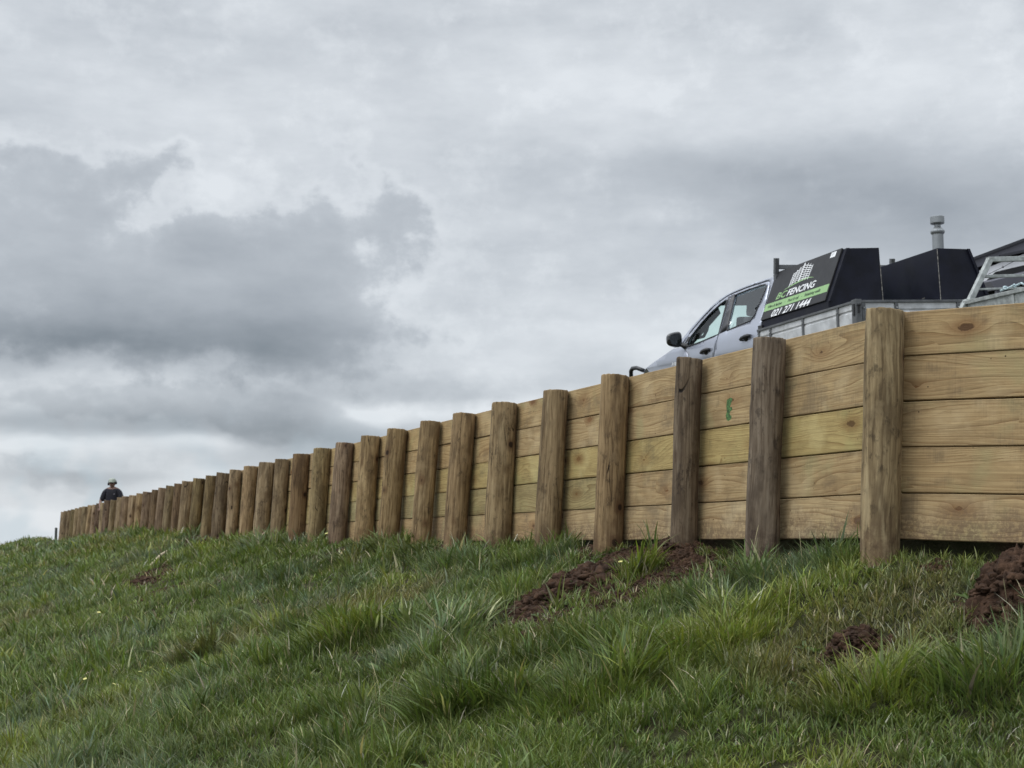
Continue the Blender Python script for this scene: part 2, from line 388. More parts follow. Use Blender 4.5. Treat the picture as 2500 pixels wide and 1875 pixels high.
# ------------------------------------------------------------------ timber
def wood_plank_mat():
    m, k, b = material('sawn_pine')
    oi = k.n.new("ShaderNodeObjectInfo"); rnd = oi.outputs['Random']; oc = oi.outputs['Color']
    tc = k.n.new("ShaderNodeTexCoord").outputs['Object']
    x, y, z = k.sep(tc)
    off = k.m('MULTIPLY', rnd, 57.)
    xs = k.m('ADD', x, off)
    # knots: scattered centres on the board face
    kv = k.comb(k.m('MULTIPLY', xs, 2.3), k.m('MULTIPLY', k.m('ADD', z, off), 5.2), k.m('MULTIPLY', rnd, 9.))
    vo = k.n.new("ShaderNodeTexVoronoi"); vo.voronoi_dimensions = '2D'; k.put(vo.inputs['Vector'], kv); vo.inputs['Scale'].default_value = 1.
    kd, kc = vo.outputs['Distance'], k.sep(vo.outputs['Color'])[0]
    size = k.ss(k.sep(vo.outputs['Color'])[1], .1, .95, .0, 1.)
    on = k.m('GREATER_THAN', kc, .52)
    kdn = k.m('ADD', kd, k.m('MULTIPLY', k.m('SUBTRACT', k.noise(tc, 38., 4., .7), .5), .13))
    swirl = k.m('MULTIPLY', k.m('MULTIPLY', k.m('EXPONENT', k.m('MULTIPLY', kd, -5.)), .095), k.m('MULTIPLY', on, size))
    warp_ = k.noise(k.comb(k.m('MULTIPLY', xs, .42), k.m('MULTIPLY', z, 2.2), rnd), 2.2, 1.5, .45)
    warp2_ = k.noise(k.comb(k.m('MULTIPLY', xs, 2.4), k.m('MULTIPLY', z, 9.), rnd), 2.2, 2., .5)
    wv = k.m('ADD', k.m('MULTIPLY', k.m('SUBTRACT', warp_, .5), .26), k.m('MULTIPLY', k.m('SUBTRACT', warp2_, .5), .012))
    zz = k.m('ADD', k.m('ADD', z, k.m('MULTIPLY', k.m('SUBTRACT', rnd, .5), .30)), k.m('ADD', wv, swirl))
    yy = k.m('ADD', y, k.m('MULTIPLY', k.m('ADD', rnd, .15), -.10))
    r = k.m('SQRT', k.m('ADD', k.m('MULTIPLY', zz, zz), k.m('MULTIPLY', yy, yy)))
    ringf = k.m('MULTIPLY', r, k.ss(rnd, 0., 1., 42., 88.))
    ring = k.m('FRACT', ringf)
    yr = k.noise(k.comb(k.m('FLOOR', ringf), rnd, 0.), .73, 0.)
    ringm = k.m('MULTIPLY', k.m('MULTIPLY', k.m('POWER', ring, 2.2), k.ss(ring, 1., .93)), k.ss(yr, .3, .7, .35, 1.))
    fib = k.noise(k.comb(k.m('MULTIPLY', xs, 2.6), k.m('MULTIPLY', y, 60.), k.m('MULTIPLY', z, 230.)), 1., 4., .75)
    fib2 = k.noise(k.comb(k.m('MULTIPLY', xs, 11.), k.m('MULTIPLY', y, 60.), k.m('MULTIPLY', z, 120.)), 1., 4., .7)
    blot = k.noise(k.comb(k.m('MULTIPLY', xs, 2.), y, k.m('MULTIPLY', z, 5.)), 2.2, 5., .65)
    blot2 = k.noise(k.comb(k.m('MULTIPLY', xs, 1.1), rnd, k.m('MULTIPLY', z, 1.6)), 2.6, 5., .7)
    saw = k.noise(k.comb(k.m('MULTIPLY', xs, 120.), 0., k.m('MULTIPLY', z, 4.)), 1., 3.)
    base = k.mix(ringm, (.490, .380, .235), (.225, .140, .070))
    base = k.mix(k.ss(blot, .44, .66, 0., .6), base, (.305, .225, .135))
    base = k.mix(k.ss(blot2, .50, .66, 0., .65), base, (.235, .185, .130))
    base = k.mix(k.ss(k.noise(k.vm('ADD', tc, k.comb(off, 0., off)), 2.3, 4., .6), .52, .68, 0., .45), base, (.40, .40, .245))
    base = k.mix(k.ss(k.noise(k.vm('ADD', tc, k.comb(off, 3., off)), 4.1, 4.), .52, .7, 0., .5), base, (.60, .50, .345))
    f_ = k.ss(fib, .28, .72, .76, 1.16); base = k.mix(1., base, k.comb(f_, f_, f_), 'MULTIPLY')
    f2_ = k.ss(fib2, .62, .74, 1., .70); base = k.mix(1., base, k.comb(f2_, f2_, f2_), 'MULTIPLY')
    s_ = k.ss(k.m('MULTIPLY', k.m('SUBTRACT', saw, .5), k.ss(blot2, .45, .6)), -.2, .2, .90, 1.08); base = k.mix(1., base, k.comb(s_, s_, s_), 'MULTIPLY')
    edge_ = k.m('MULTIPLY', k.ss(k.m('ABSOLUTE', k.m('ADD', z, k.m('MULTIPLY', k.m('SUBTRACT', blot, .5), .05))), .082, .106), .35)
    base = k.mix(edge_, base, (.16, .115, .07))
    halo = k.m('MULTIPLY', k.ss(kdn, .34, .06), k.m('MULTIPLY', on, k.ss(size, .0, 1., .15, .70)))
    base = k.mix(halo, base, (.215, .115, .055))
    rad = k.m('MULTIPLY', k.m('ADD', k.m('MULTIPLY', size, size), .16), .085)
    core = k.m('MULTIPLY', k.ss(k.m('DIVIDE', kdn, rad), 1.1, .75), on)
    base = k.mix(k.m('MULTIPLY', core, .82), base, k.mix(k.sep(vo.outputs['Color'])[2], (.060, .032, .020), (.23, .12, .055)))
    # pinholes and mud specks
    sp = k.vor(k.comb(k.m('MULTIPLY', xs, 1.), y, z), 17.)
    base = k.mix(k.m('MULTIPLY', k.ss(sp['Distance'], .09, .04), k.m('GREATER_THAN', k.sep(sp['Color'])[0], .72)), base, (.06, .04, .025))
    base = k.mix(1., base, oc, 'MULTIPLY'); base = k.mix(1., base, (.81, .795, .70), 'MULTIPLY')
    wz = k.sep(k.n.new("ShaderNodeNewGeometry").outputs['Position'])[2]
    mudn = k.noise(k.vm('ADD', tc, k.comb(off, 0., off)), 11., 5., .7)
    mudm = k.m('MULTIPLY', k.ss(k.m('ADD', wz, k.m('MULTIPLY', mudn, -.30)), .06, -.10), k.ss(k.noise(tc, 60., 3., .7), .35, .6))
    base = k.mix(k.m('MULTIPLY', mudm, .65), base, (.13, .085, .055))
    runs = k.noise(k.comb(k.m('MULTIPLY', xs, 26.), 0., k.m('MULTIPLY', z, 1.6)), 1., 4., .65)
    base = k.mix(k.m('MULTIPLY', k.ss(runs, .60, .74, 0., .45), k.ss(blot2, .42, .56)), base, (.17, .135, .095))
    k.put(b.inputs['Base Color'], base)
    b.inputs['Roughness'].default_value = .82; b.inputs['Specular IOR Level'].default_value = .25
    h = k.m('ADD', k.m('MULTIPLY', fib, .5), k.m('MULTIPLY', ringm, -.6)); h = k.m('SUBTRACT', h, k.m('MULTIPLY', core, .8))
    k.put(b.inputs['Normal'], k.bump(h, .55, .0025))
    return m
def wood_post_mat():
    m, k, b = material('round_post_timber')
    oi = k.n.new("ShaderNodeObjectInfo"); rnd = oi.outputs['Random']; oc = oi.outputs['Color']
    tc = k.n.new("ShaderNodeTexCoord").outputs['Object']
    x, y, z = k.sep(tc); off = k.m('MULTIPLY', rnd, 31.)
    v = k.vm('ADD', tc, k.comb(off, off, off))
    vx, vy, vz = k.sep(v)
    wob = k.m('MULTIPLY', k.m('SUBTRACT', k.noise(v, 2.2, 3.), .5), .05)
    gv = k.comb(k.m('ADD', vx, wob), k.m('ADD', vy, wob), k.m('MULTIPLY', vz, .045))
    grain = k.noise(gv, 62., 4., .6)
    broad = k.noise(k.comb(vx, vy, k.m('MULTIPLY', vz, .28)), 9., 4., .6)
    mott = k.noise(k.comb(vx, vy, k.m('MULTIPLY', vz, .6)), 26., 5., .7)
    base = k.ramp(grain, [(.30, (.110, .075, .042)), (.46, (.270, .200, .120)), (.66, (.430, .335, .212))])
    base = k.mix(k.ss(broad, .45, .62, 0., .75), base, (.135, .096, .058))
    base = k.mix(k.m('MULTIPLY', k.ss(mott, .50, .68, 0., .7), k.ss(k.noise(v, 3.4, 3.), .38, .56)), base, (.055, .040, .027))
    base = k.mix(k.ss(k.noise(k.comb(vx, vy, k.m('MULTIPLY', vz, .12)), 17., 4., .6), .56, .68, 0., .6), base, (.47, .38, .25))
    base = k.mix(k.ss(k.noise(v, 5.5, 4., .65), .54, .7, 0., .5), base, (.345, .27, .175))
    # knots
    vo = k.vor(k.comb(vx, vy, k.m('MULTIPLY', vz, .8)), 5.2); kd = k.m('ADD', vo['Distance'], k.m('MULTIPLY', k.m('SUBTRACT', mott, .5), .1))
    on = k.m('GREATER_THAN', k.sep(vo['Color'])[1], .45)
    base = k.mix(k.m('MULTIPLY', k.ss(kd, .30, .10), k.m('MULTIPLY', on, .7)), base, (.125, .070, .038))
    base = k.mix(k.m('MULTIPLY', k.ss(kd, .13, .07), on), base, (.035, .022, .014))
    # drying cracks
    cr = k.vor(k.comb(k.m('ADD', vx, k.m('MULTIPLY', wob, .6)), k.m('ADD', vy, k.m('MULTIPLY', wob, .6)), k.m('MULTIPLY', vz, .06)), 15., 'DISTANCE_TO_EDGE')['Distance']
    crm = k.m('MULTIPLY', k.ss(cr, .014, .003), k.ss(k.noise(v, 2.8, 2.), .53, .62))
    base = k.mix(crm, base, (.020, .014, .010))
    # mud carried up from the hole, of uneven height
    mud = k.m('MULTIPLY', k.ss(k.m('ADD', z, k.m('MULTIPLY', k.noise(v, 9., 4., .7), -.22)), -1.02, -1.20), k.ss(k.noise(v, 17., 4., .7), .35, .6))
    base = k.mix(k.m('MULTIPLY', mud, .6), base, (.12, .075, .05))
    base = k.mix(1., base, oc, 'MULTIPLY'); base = k.mix(1., base, (.74, .725, .67), 'MULTIPLY')
    k.put(b.inputs['Base Color'], base)
    b.inputs['Roughness'].default_value = .85; b.inputs['Specular IOR Level'].default_value = .22
    h = k.m('SUBTRACT', k.m('ADD', k.m('MULTIPLY', grain, 1.), k.m('MULTIPLY', mott, .6)), k.m('MULTIPLY', crm, 2.))
    k.put(b.inputs['Normal'], k.bump(h, .8, .005))
    return m
MP, MR = wood_plank_mat(), wood_post_mat()
m_, k, b = material('post_end_grain')
tc = k.n.new("ShaderNodeTexCoord").outputs['Object']; x, y, z = k.sep(tc)
rr_ = k.m('SQRT', k.m('ADD', k.m('MULTIPLY', x, x), k.m('MULTIPLY', y, y)))
rg = k.m('FRACT', k.m('MULTIPLY', k.m('ADD', rr_, k.m('MULTIPLY', k.noise(tc, 12., 3.), .01)), 130.))
k.put(b.inputs['Base Color'], k.mix(k.ss(k.noise(tc, 30., 4.), .35, .7, 0., .8), k.mix(rg, (.40, .31, .20), (.24, .17, .10)), (.12, .09, .06)))
b.inputs['Roughness'].default_value = .9
ME_ = m_

wall = empty('retaining_wall', (POSTS[0][0], POSTS[0][1], float(np.interp(0, FS, FZ))))
tag(wall, 'long curving pine retaining wall of stacked boards behind round timber posts, on the grass slope', 'retaining wall')
WINV = Matrix.Translation(wall.location).inverted()
LEAN = D2R(3.3)
DIAM = {0: .174, 1: .160, 2: .150, 3: .176, 4: .184, 5: .190, 6: .188, 7: .176, 8: .186, 9: .196, 10: .19, 11: .196, 12: .2}
TOPZ = [1.089, 1.09, 1.088, 1.093, 1.092, 1.089, 1.089, 1.093, 1.092, 1.094, 1.089, 1.09, 1.086, 1.081, 1.082, 1.086, 1.088, 1.091, 1.095, 1.101, 1.101, 1.092, 1.088, 1.084, 1.08, 1.083, 1.088, 1.089, 1.105, 1.103, 1.08, 1.107, 1.078, 1.082, 1.078, 1.096, 1.094, 1.098, 1.094, 1.089, 1.089, 1.092, 1.083]
GREY = {0: (1.02, 1.02, .98), 1: (.62, .64, .80), 2: (.62, .62, .72), 3: (1.0, .92, .84), 4: (.92, .88, .84), 5: (1.02, .98, .92), 6: (1.0, .92, .84), 7: (1.12, 1.05, .94),
        8: (.95, .88, .76), 9: (1.15, 1.08, .95), 12: (.72, .62, .55), 13: (.85, .82, .8), 17: (.62, .6, .62), 21: (.62, .55, .54), 24: (.62, .56, .55), 33: (.5, .44, .5)}
def post_mesh(r, top, length, seed, seg=36):
    rs = np.random.default_rng(seed)
    zs = np.concatenate([np.linspace(-length, -.05, 26), [-.02, -.006, 0.]])
    ph = rs.uniform(0, 6.28, 8); bend = rs.uniform(-.006, .006, 2); ell = rs.uniform(.97, 1.03)
    tilt = rs.uniform(-.05, .05, 2)
    bm = bmesh.new(); rings = []
    for iz, z in enumerate(zs):
        ring = []
        for k_ in range(seg):
            a = 2 * math.pi * k_ / seg
            p = Vector((math.cos(a), math.sin(a), z))
            n = .0035 * math.sin(2 * a + ph[0]) + .002 * math.sin(3 * a + ph[1] + z) + .006 * (mnoise.noise(Vector((p.x * 1.2 + seed, p.y * 1.2, z * 2.2))))
            n += .0022 * mnoise.noise(Vector((p.x * 5 + seed, p.y * 5, z * 3.)))
            for kk in range(2):     # swollen knots
                da = math.cos(a - ph[2 + kk]); dz_ = (z + .2 + kk * .45 + ph[4 + kk] * .04) / .05
                if da > .7: n += .006 * (da - .7) / .3 * math.exp(-dz_ * dz_)
            rad = (r + n) * (1 - .03 * (z + 1) * .5)
            if z > -.004: rad -= .0015 + .002 * mnoise.noise(Vector((p.x * 6, p.y * 6, seed)))
            cx_ = bend[0] * math.sin(z * 2.2); cy_ = bend[1] * math.sin(z * 2.2)
            zz = z + (tilt[0] * p.x + tilt[1] * p.y) * r * (1 if z > -.1 else 0)
            if z > -.01: zz += .006 * mnoise.noise(Vector((p.x * 4, p.y * 4, seed + 5)))
            ring.append(bm.verts.new((p.x * rad * ell + cx_, p.y * rad / ell + cy_, zz)))
        rings.append(ring)
    for A, B in zip(rings, rings[1:]):
        for k_ in range(seg): bm.faces.new((A[k_], A[(k_ + 1) % seg], B[(k_ + 1) % seg], B[k_]))
    c1_ = bm.verts.new((rings[-1][0].co + rings[-1][seg // 2].co) / 2)
    for k_ in range(seg):
        f = bm.faces.new((rings[-1][k_], rings[-1][(k_ + 1) % seg], c1_)); f.material_index = 1
    bm.normal_update()
    me = bpy.data.meshes.new('post'); bm.to_mesh(me); bm.free()
    me.materials.append(MR); me.materials.append(ME_)
    sm = [p.material_index == 0 for p in me.polygons]; me.polygons.foreach_set('use_smooth', sm)
    return me
def wall_dir(i):
    a = POSTS[max(i - 1, 0)]; c = POSTS[min(i + 1, len(POSTS) - 1)]
    v = Vector((c[0] - a[0], c[1] - a[1], 0)); return v.normalized()
def place_post(i, x, y, top, dirv, r):
    out = Vector((-dirv.y, dirv.x, 0))      # downhill
    rs = np.random.default_rng(100 + i)
    lean = LEAN + (rs.uniform(-.012, .012) if i not in (7, 8) else .02)
    side = rs.uniform(-.008, .008)
    up = (Vector((0, 0, 1)) - out * math.tan(lean) + dirv * side).normalized()
    X_ = dirv.cross(up).normalized() * -1; Y_ = up.cross(X_).normalized()
    R_ = Matrix((X_, Y_, up)).transposed().to_4x4()
    R_ = R_ @ Matrix.Rotation(rs.uniform(0, 6.28), 4, 'Z')
    me = post_mesh(r, 0, 1.75, 40 + i)
    o = bpy.data.objects.new('post', me); C.objects.link(o); o.parent = wall
    o.matrix_local = WINV @ Matrix.Translation((x, y, top)) @ R_
    g = GREY.get(i)
    if g is None:
        q = rs.uniform(.68, 1.22); g = (q, q * rs.uniform(.93, 1.02), q * rs.uniform(.85, 1.10))
    o.color = (g[0], g[1], g[2], 1)
    if i in (1, 2): o['label'] = 'grey-brown weathered post'
    return o
for i, (x, y) in enumerate(POSTS):
    r = DIAM.get(i, .19 + .012 * math.sin(i * 2.3)) / 2 * 1.045
    place_post(i, x, y, TOPZ[i] - .012, wall_dir(i) if i else Vector((-.45, .89, 0)).normalized(), r)
for j, k_ in enumerate((1.28, 2.5, 3.7)):
    place_post(60 + j, POSTS[0][0] + RDIR[0] * k_, POSTS[0][1] + RDIR[1] * k_, 1.07 - .03 * k_, Vector((-RDIR[0], -RDIR[1], 0)), .09)

def plank_mesh(L_, h_, th, seed):
    rs = np.random.default_rng(seed)
    bm = bmesh.new(); nx = max(3, int(L_ / .12)); prof = []
    b_ = .004
    ring2 = [(-th / 2, -h_ / 2 + b_), (-th / 2 + b_, -h_ / 2), (th / 2 - b_, -h_ / 2), (th / 2, -h_ / 2 + b_), (th / 2, h_ / 2 - b_), (th / 2 - b_, h_ / 2), (-th / 2 + b_, h_ / 2), (-th / 2, h_ / 2 - b_)]
    rings = []
    for ix in range(nx + 1):
        x = L_ * ix / nx
        e0 = .0022 * mnoise.noise(Vector((x * 3, seed, 0))); e1 = .0022 * mnoise.noise(Vector((x * 3, seed, 9)))
        cup = .002 * mnoise.noise(Vector((x * 1.5, seed, 4)))
        rings.append([bm.verts.new((x, yy + cup, zz + (e1 if zz > 0 else e0))) for yy, zz in ring2])
    for A, B in zip(rings, rings[1:]):
        for q in range(8): bm.faces.new((A[q], B[q], B[(q + 1) % 8], A[(q + 1) % 8]))
    bm.faces.new(rings[0]); bm.faces.new(rings[-1][::-1])
    bmesh.ops.recalc_face_normals(bm, faces=bm.faces[:])
    me = bpy.data.meshes.new('plank'); bm.to_mesh(me); bm.free(); me.materials.append(MP)
    return me
# tints row by row (top to bottom) of the boards nearest the corner, as they stand in the yard
TINT = [[(1.0, .95, .90), (1.0, .93, .84), (1.05, .98, .84)],
        [(1.02, .97, .92), (1.04, .95, .84), (1.0, .92, .84)],
        [(1.03, 1.03, .80), (1.02, 1.01, .80), (1.02, .98, .82)],
        [(.98, .92, .86), (.84, .88, .76), (.86, .90, .80)],
        [(1.10, 1.07, 1.06), (1.08, 1.0, .94), (1.05, .98, .92)]]
TH, HH = .048, .2085
ZB = .022
def add_plank(p0, p1, row, seed, tint, z0=0., z1=0.):
    """p0, p1: plan points of the post centres; the board runs behind them"""
    a = Vector((p0[0], p0[1], 0)); c = Vector((p1[0], p1[1], 0)); dv = (c - a); L_ = dv.length; dv.normalize()
    out = Vector((-dv.y, dv.x, 0))
    if row is None: return
    rs = np.random.default_rng(seed)
    zc = ZB + (4 - row) * .2122 + .1045 + rs.uniform(-.0015, .0015)
    lean = LEAN
    back = .098 + TH / 2 + rs.uniform(-.002, .003)
    pa = a - out * back + out * math.tan(lean) * (1.09 - zc) + Vector((0, 0, zc + z0))
    pb = c - out * back + out * math.tan(lean) * (1.09 - zc) + Vector((0, 0, zc + z1))
    X_ = (pb - pa).normalized(); up = (Vector((0, 0, 1)) - out * math.tan(lean)).normalized()
    Y_ = up.cross(X_).normalized(); up = X_.cross(Y_).normalized()
    R_ = Matrix((X_, Y_, up)).transposed().to_4x4()
    me = plank_mesh(L_ - .004, HH, TH, seed)
    o = bpy.data.objects.new('plank', me); C.objects.link(o); o.parent = wall
    o.matrix_local = WINV @ Matrix.Translation(pa) @ R_
    o.color = (tint[0], tint[1], tint[2], 1)
    return o
seed = 500
planks = {}
for row in range(5):
    step0 = [3, 5, 6, 3, 4][row]; i = 0; bi = 0
    while i < len(POSTS) - 1:
        j = min(i + (step0 if i == 0 else 4), len(POSTS) - 1)
        if len(POSTS) - 1 - j < 2: j = len(POSTS) - 1
        rs = np.random.default_rng(seed)
        if bi < 3: tn = TINT[row][bi]
        else:
            q = rs.uniform(.86, 1.06); tn = (q, q * rs.uniform(.93, 1.), q * rs.uniform(.78, .95))
        planks[(row, bi)] = add_plank(POSTS[i], POSTS[j], row, seed, tn)
        if row == 2 and bi < 2: planks[(row, bi)]['label'] = 'yellow-green tinted board'
        i = j; bi += 1; seed += 1
P0r = POSTS[0]; PR = (P0r[0] + RDIR[0] * 3.75, P0r[1] + RDIR[1] * 3.75)
for row in range(5):
    tn = [(.98, .91, .84), (.97, .90, .84), (.98, .91, .85), (1.0, .93, .86), (1.0, .94, .90)][row]
    add_plank(PR, (P0r[0], P0r[1]), row, 700 + row, tn, -.02 - .033 * 3.75 + .012, .0)
# spray mark on the second board from the top, between the second and third post
pk = planks[(1, 0)]
bm = bmesh.new()
x0 = 1.15
MARK = [(0, 0), (.020, -.006), (.048, .004), (.052, .018), (.030, .030), (.034, .046), (.058, .055), (.052, .070), (.028, .072), (.044, .098), (.058, .118), (.030, .126), (-.004, .116), (-.010, .08), (-.002, .05), (-.012, .025)]
add_prism(bm, [(x0 + .42 - x, TH / 2 + .0012, z - .07) for x, z in MARK], [(x0 + .42 - x, TH / 2 - .004, z - .07) for x, z in MARK])
MARK_OBJ = obj('paint_mark', bm, pbr('green_marker_paint', (.055, .12, .035), .7, var=.7, scale=90.), pk)

# ------------------------------------------------------------------ ute (double cab with flat deck)
paint = pbr('silver_paint', (.40, .425, .50), .34, .55, .5, .04, 2., coat=.7, dirt=(.30, .29, .27, .25))
blackpl = pbr('black_plastic', (.018, .018, .02), .45, var=.25)
trimdk = pbr('dark_window_trim', (.030, .030, .036), .42, var=.15)
rubber = pbr('tyre_rubber', (.022, .022, .022), .85)
galv = pbr('galvanised_steel', (.30, .31, .31), .48, .55, .5, .28, 14., dirt=(.20, .20, .19, .5))
alloy = pbr('deck_aluminium', (.58, .59, .60), .45, .35, .5, .18, 7., dirt=(.33, .32, .30, .6))
frame_gr = pbr('dull_steel_frame', (.13, .135, .14), .5, .5, .5, .25, 12.)
boxblk = pbr('black_powder_coat', (.008, .009, .017), .5, 0., .22, .3, 5., bump=.12, dirt=(.018, .019, .025, .5))
lidblk = pbr('charcoal_sign_panel', (.017, .017, .019), .50, 0., .35, .15, 8.)
green = pbr('sign_green', (.25, .42, .18), .5, var=.06)
white = pbr('sign_white', (.78, .79, .80), .45, var=.05)
dkgreen = pbr('sign_small_text', (.06, .10, .055), .5)
seatm = pbr('seat_fabric', (.030, .030, .032), .9)
liner = pbr('dark_headliner', (.020, .020, .022), .9)
chrome = pbr('mirror_glass', (.30, .31, .33), .03, 1., .5, .01)
def glass_mat(name, tint, refl, rough=.02):
    m, k, b = material(name)
    out = [n for n in k.n if n.type == 'OUTPUT_MATERIAL'][0]
    tr = k.n.new("ShaderNodeBsdfTransparent"); tr.inputs[0].default_value = (*tint, 1)
    gl = k.n.new("ShaderNodeBsdfGlossy"); gl.inputs['Roughness'].default_value = rough; gl.inputs[0].default_value = (.9, .93, .95, 1)
    fr = k.n.new("ShaderNodeLayerWeight"); fr.inputs[0].default_value = .5
    f = k.m('ADD', k.m('MULTIPLY', k.m('POWER', fr.outputs['Facing'], 4.), .55), refl + .03, clamp=True)
    mx = k.n.new("ShaderNodeMixShader"); k.put(mx.inputs[0], f)
    k.l.new(tr.outputs[0], mx.inputs[1]); k.l.new(gl.outputs[0], mx.inputs[2]); k.l.new(mx.outputs[0], out.inputs[0])
    return m
glassF = glass_mat('clear_green_glass', (.86, .97, .94), -.025)
glassR = glass_mat('tinted_glass', (.80, .93, .90), .07)

TR = Matrix(((-0.29127, -0.95589, -0.03788, 2.9804), (0.95541, -0.28867, -0.06208, 19.4242), (0.04841, -0.05427, 0.99735, 1.5346), (0, 0, 0, 1)))
ute = empty('parked_ute', mat=TR)
tag(ute, 'silver double cab ute with two black toolboxes, parked above the retaining wall', 'ute')

def yS(x, z):
    y = .893 + .010 * math.exp(-((z - .97) / .09) ** 2) - .012 * math.exp(-((z - .86) / .05) ** 2)
    if z > 1.12: y -= .40 * (z - 1.12) * (1 if z > 1.2 else (z - 1.12) / .08 * .5 + .5)
    if x > .1: y -= .05 * ((x - .1) / .85) ** 2
    return y
def inside(p, poly):
    c = False; j = len(poly) - 1
    for i in range(len(poly)):
        if (poly[i][1] > p[1]) != (poly[j][1] > p[1]) and p[0] < (poly[j][0] - poly[i][0]) * (p[1] - poly[i][1]) / (poly[j][1] - poly[i][1]) + poly[i][0]: c = not c
        j = i
    return c
def side_panel(name, outer, holes, mat, parent, sgn=1, th=.03, off=0., grid=.07, fn=yS):
    pts = []; edges = []
    for poly in [outer] + holes:
        s0 = len(pts); pp = []
        for i in range(len(poly)):
            a, b_ = poly[i], poly[(i + 1) % len(poly)]; n = max(1, int(math.hypot(a[0] - b_[0], a[1] - b_[1]) / .08))
            pp += [(a[0] + (b_[0] - a[0]) * q / n, a[1] + (b_[1] - a[1]) * q / n) for q in range(n)]
        pts += pp; edges += [(s0 + i, s0 + (i + 1) % len(pp)) for i in range(len(pp))]
    xs = [p[0] for p in outer]; zs = [p[1] for p in outer]
    gx = min(xs)
    while gx < max(xs):
        gz = min(zs)
        while gz < max(zs):
            p = (gx + .013, gz + .011)
            if inside(p, outer) and not any(inside(p, h) for h in holes) and min(math.hypot(p[0] - q[0], p[1] - q[1]) for q in pts) > .02: pts.append(p)
            gz += grid
        gx += grid
    V_, E_, F_ = delaunay_2d_cdt([Vector(p) for p in pts], edges, [], 0, 1e-6)[:3]
    bm = bmesh.new()
    A = [bm.verts.new((v.x, sgn * (fn(v.x, v.y) + off), v.y)) for v in V_]
    B = [bm.verts.new((v.x, sgn * (fn(v.x, v.y) + off - th), v.y)) for v in V_]
    for f in F_:
        c_ = sum((V_[i] for i in f), Vector((0, 0))) / len(f)
        if inside(c_, outer) and not any(inside(c_, h) for h in holes):
            bm.faces.new([A[i] for i in f])
            if th: bm.faces.new([B[i] for i in f][::-1])
    if th == 0:
        bmesh.ops.delete(bm, geom=B, context='VERTS')
        return obj(name, bm, mat, parent, smooth=True)
    bm.edges.ensure_lookup_table()
    be = [e for e in bm.edges if len(e.link_faces) == 1]
    mp = {a: b_ for a, b_ in zip(A, B)}
    for e in be:
        if e.verts[0] in mp and e.verts[1] in mp:
            bm.faces.new((e.verts[0], e.verts[1], mp[e.verts[1]], mp[e.verts[0]]))
    bmesh.ops.delete(bm, geom=[v for v in bm.verts if not v.link_faces], context='VERTS')
    bmesh.ops.recalc_face_normals(bm, faces=bm.faces[:])
    o = obj(name, bm, mat, parent, smooth=True)
    o.data.polygons.foreach_set('use_smooth', [abs(p.normal.y) > .5 for p in o.data.polygons])
    return o
RL = [(-.25, 1.14), (-.46, 1.25), (-.62, 1.36), (-.9, 1.515), (-1.08, 1.60), (-1.27, 1.67), (-1.45, 1.708), (-1.66, 1.735), (-2.0, 1.76), (-2.3, 1.772), (-2.7, 1.775), (-2.81, 1.755)]
DLf = [(-.52, 1.135), (-.655, 1.285), (-.92, 1.465), (-1.1, 1.555), (-1.3, 1.628), (-1.53, 1.682), (-1.615, 1.692)]
DLr = [(-1.63, 1.694), (-2.0, 1.722), (-2.55, 1.735), (-2.625, 1.725), (-2.645, 1.69)]
fwin = [(-.69, 1.115), (-.745, 1.255), (-.95, 1.405), (-1.12, 1.50), (-1.3, 1.575), (-1.48, 1.632), (-1.545, 1.632), (-1.615, 1.195), (-1.12, 1.143)]
rwin = [(-1.84, 1.222), (-1.735, 1.672), (-2.1, 1.698), (-2.52, 1.708), (-2.585, 1.68), (-2.59, 1.64), (-2.51, 1.34), (-2.44, 1.283)]
arch = [(.42 * math.cos(a), .33 + .42 * math.sin(a)) for a in [math.radians(q) for q in range(18, 163, 16)]]
fender = [(-.752, .5), (-.752, 1.0), (-.66, 1.07), (-.52, 1.128), (-.25, 1.125), (.14, 1.048), (.45, .992), (.63, .962), (.80, .935), (.93, .89), (1.0, .82), (1.02, .62), (.44, .5)] + [(x, z) for x, z in arch if z > .51] + [(-.44, .5)]
rail = RL + [(-2.81, .5), (-2.762, .5), (-2.785, 1.17), (-2.66, 1.69), (-2.635, 1.742), (-2.55, 1.748), (-2.0, 1.735), (-1.6, 1.704), (-1.53, 1.694), (-1.3, 1.64), (-1.1, 1.567), (-.92, 1.477), (-.645, 1.295), (-.50, 1.135)]
fdoor = [(-.762, .5), (-.762, 1.0), (-.672, 1.075), (-.52, 1.135)] + DLf[1:] + [(-1.605, 1.185), (-1.56, 1.04), (-1.512, .92), (-1.505, .5)]
rdoor = DLr + [(-2.772, 1.17), (-2.75, .5), (-1.515, .5), (-1.522, .92), (-1.57, 1.04), (-1.617, 1.19)]
bpost = [(-1.549, 1.69), (-1.733, 1.70), (-1.84, 1.215), (-1.62, 1.192)]
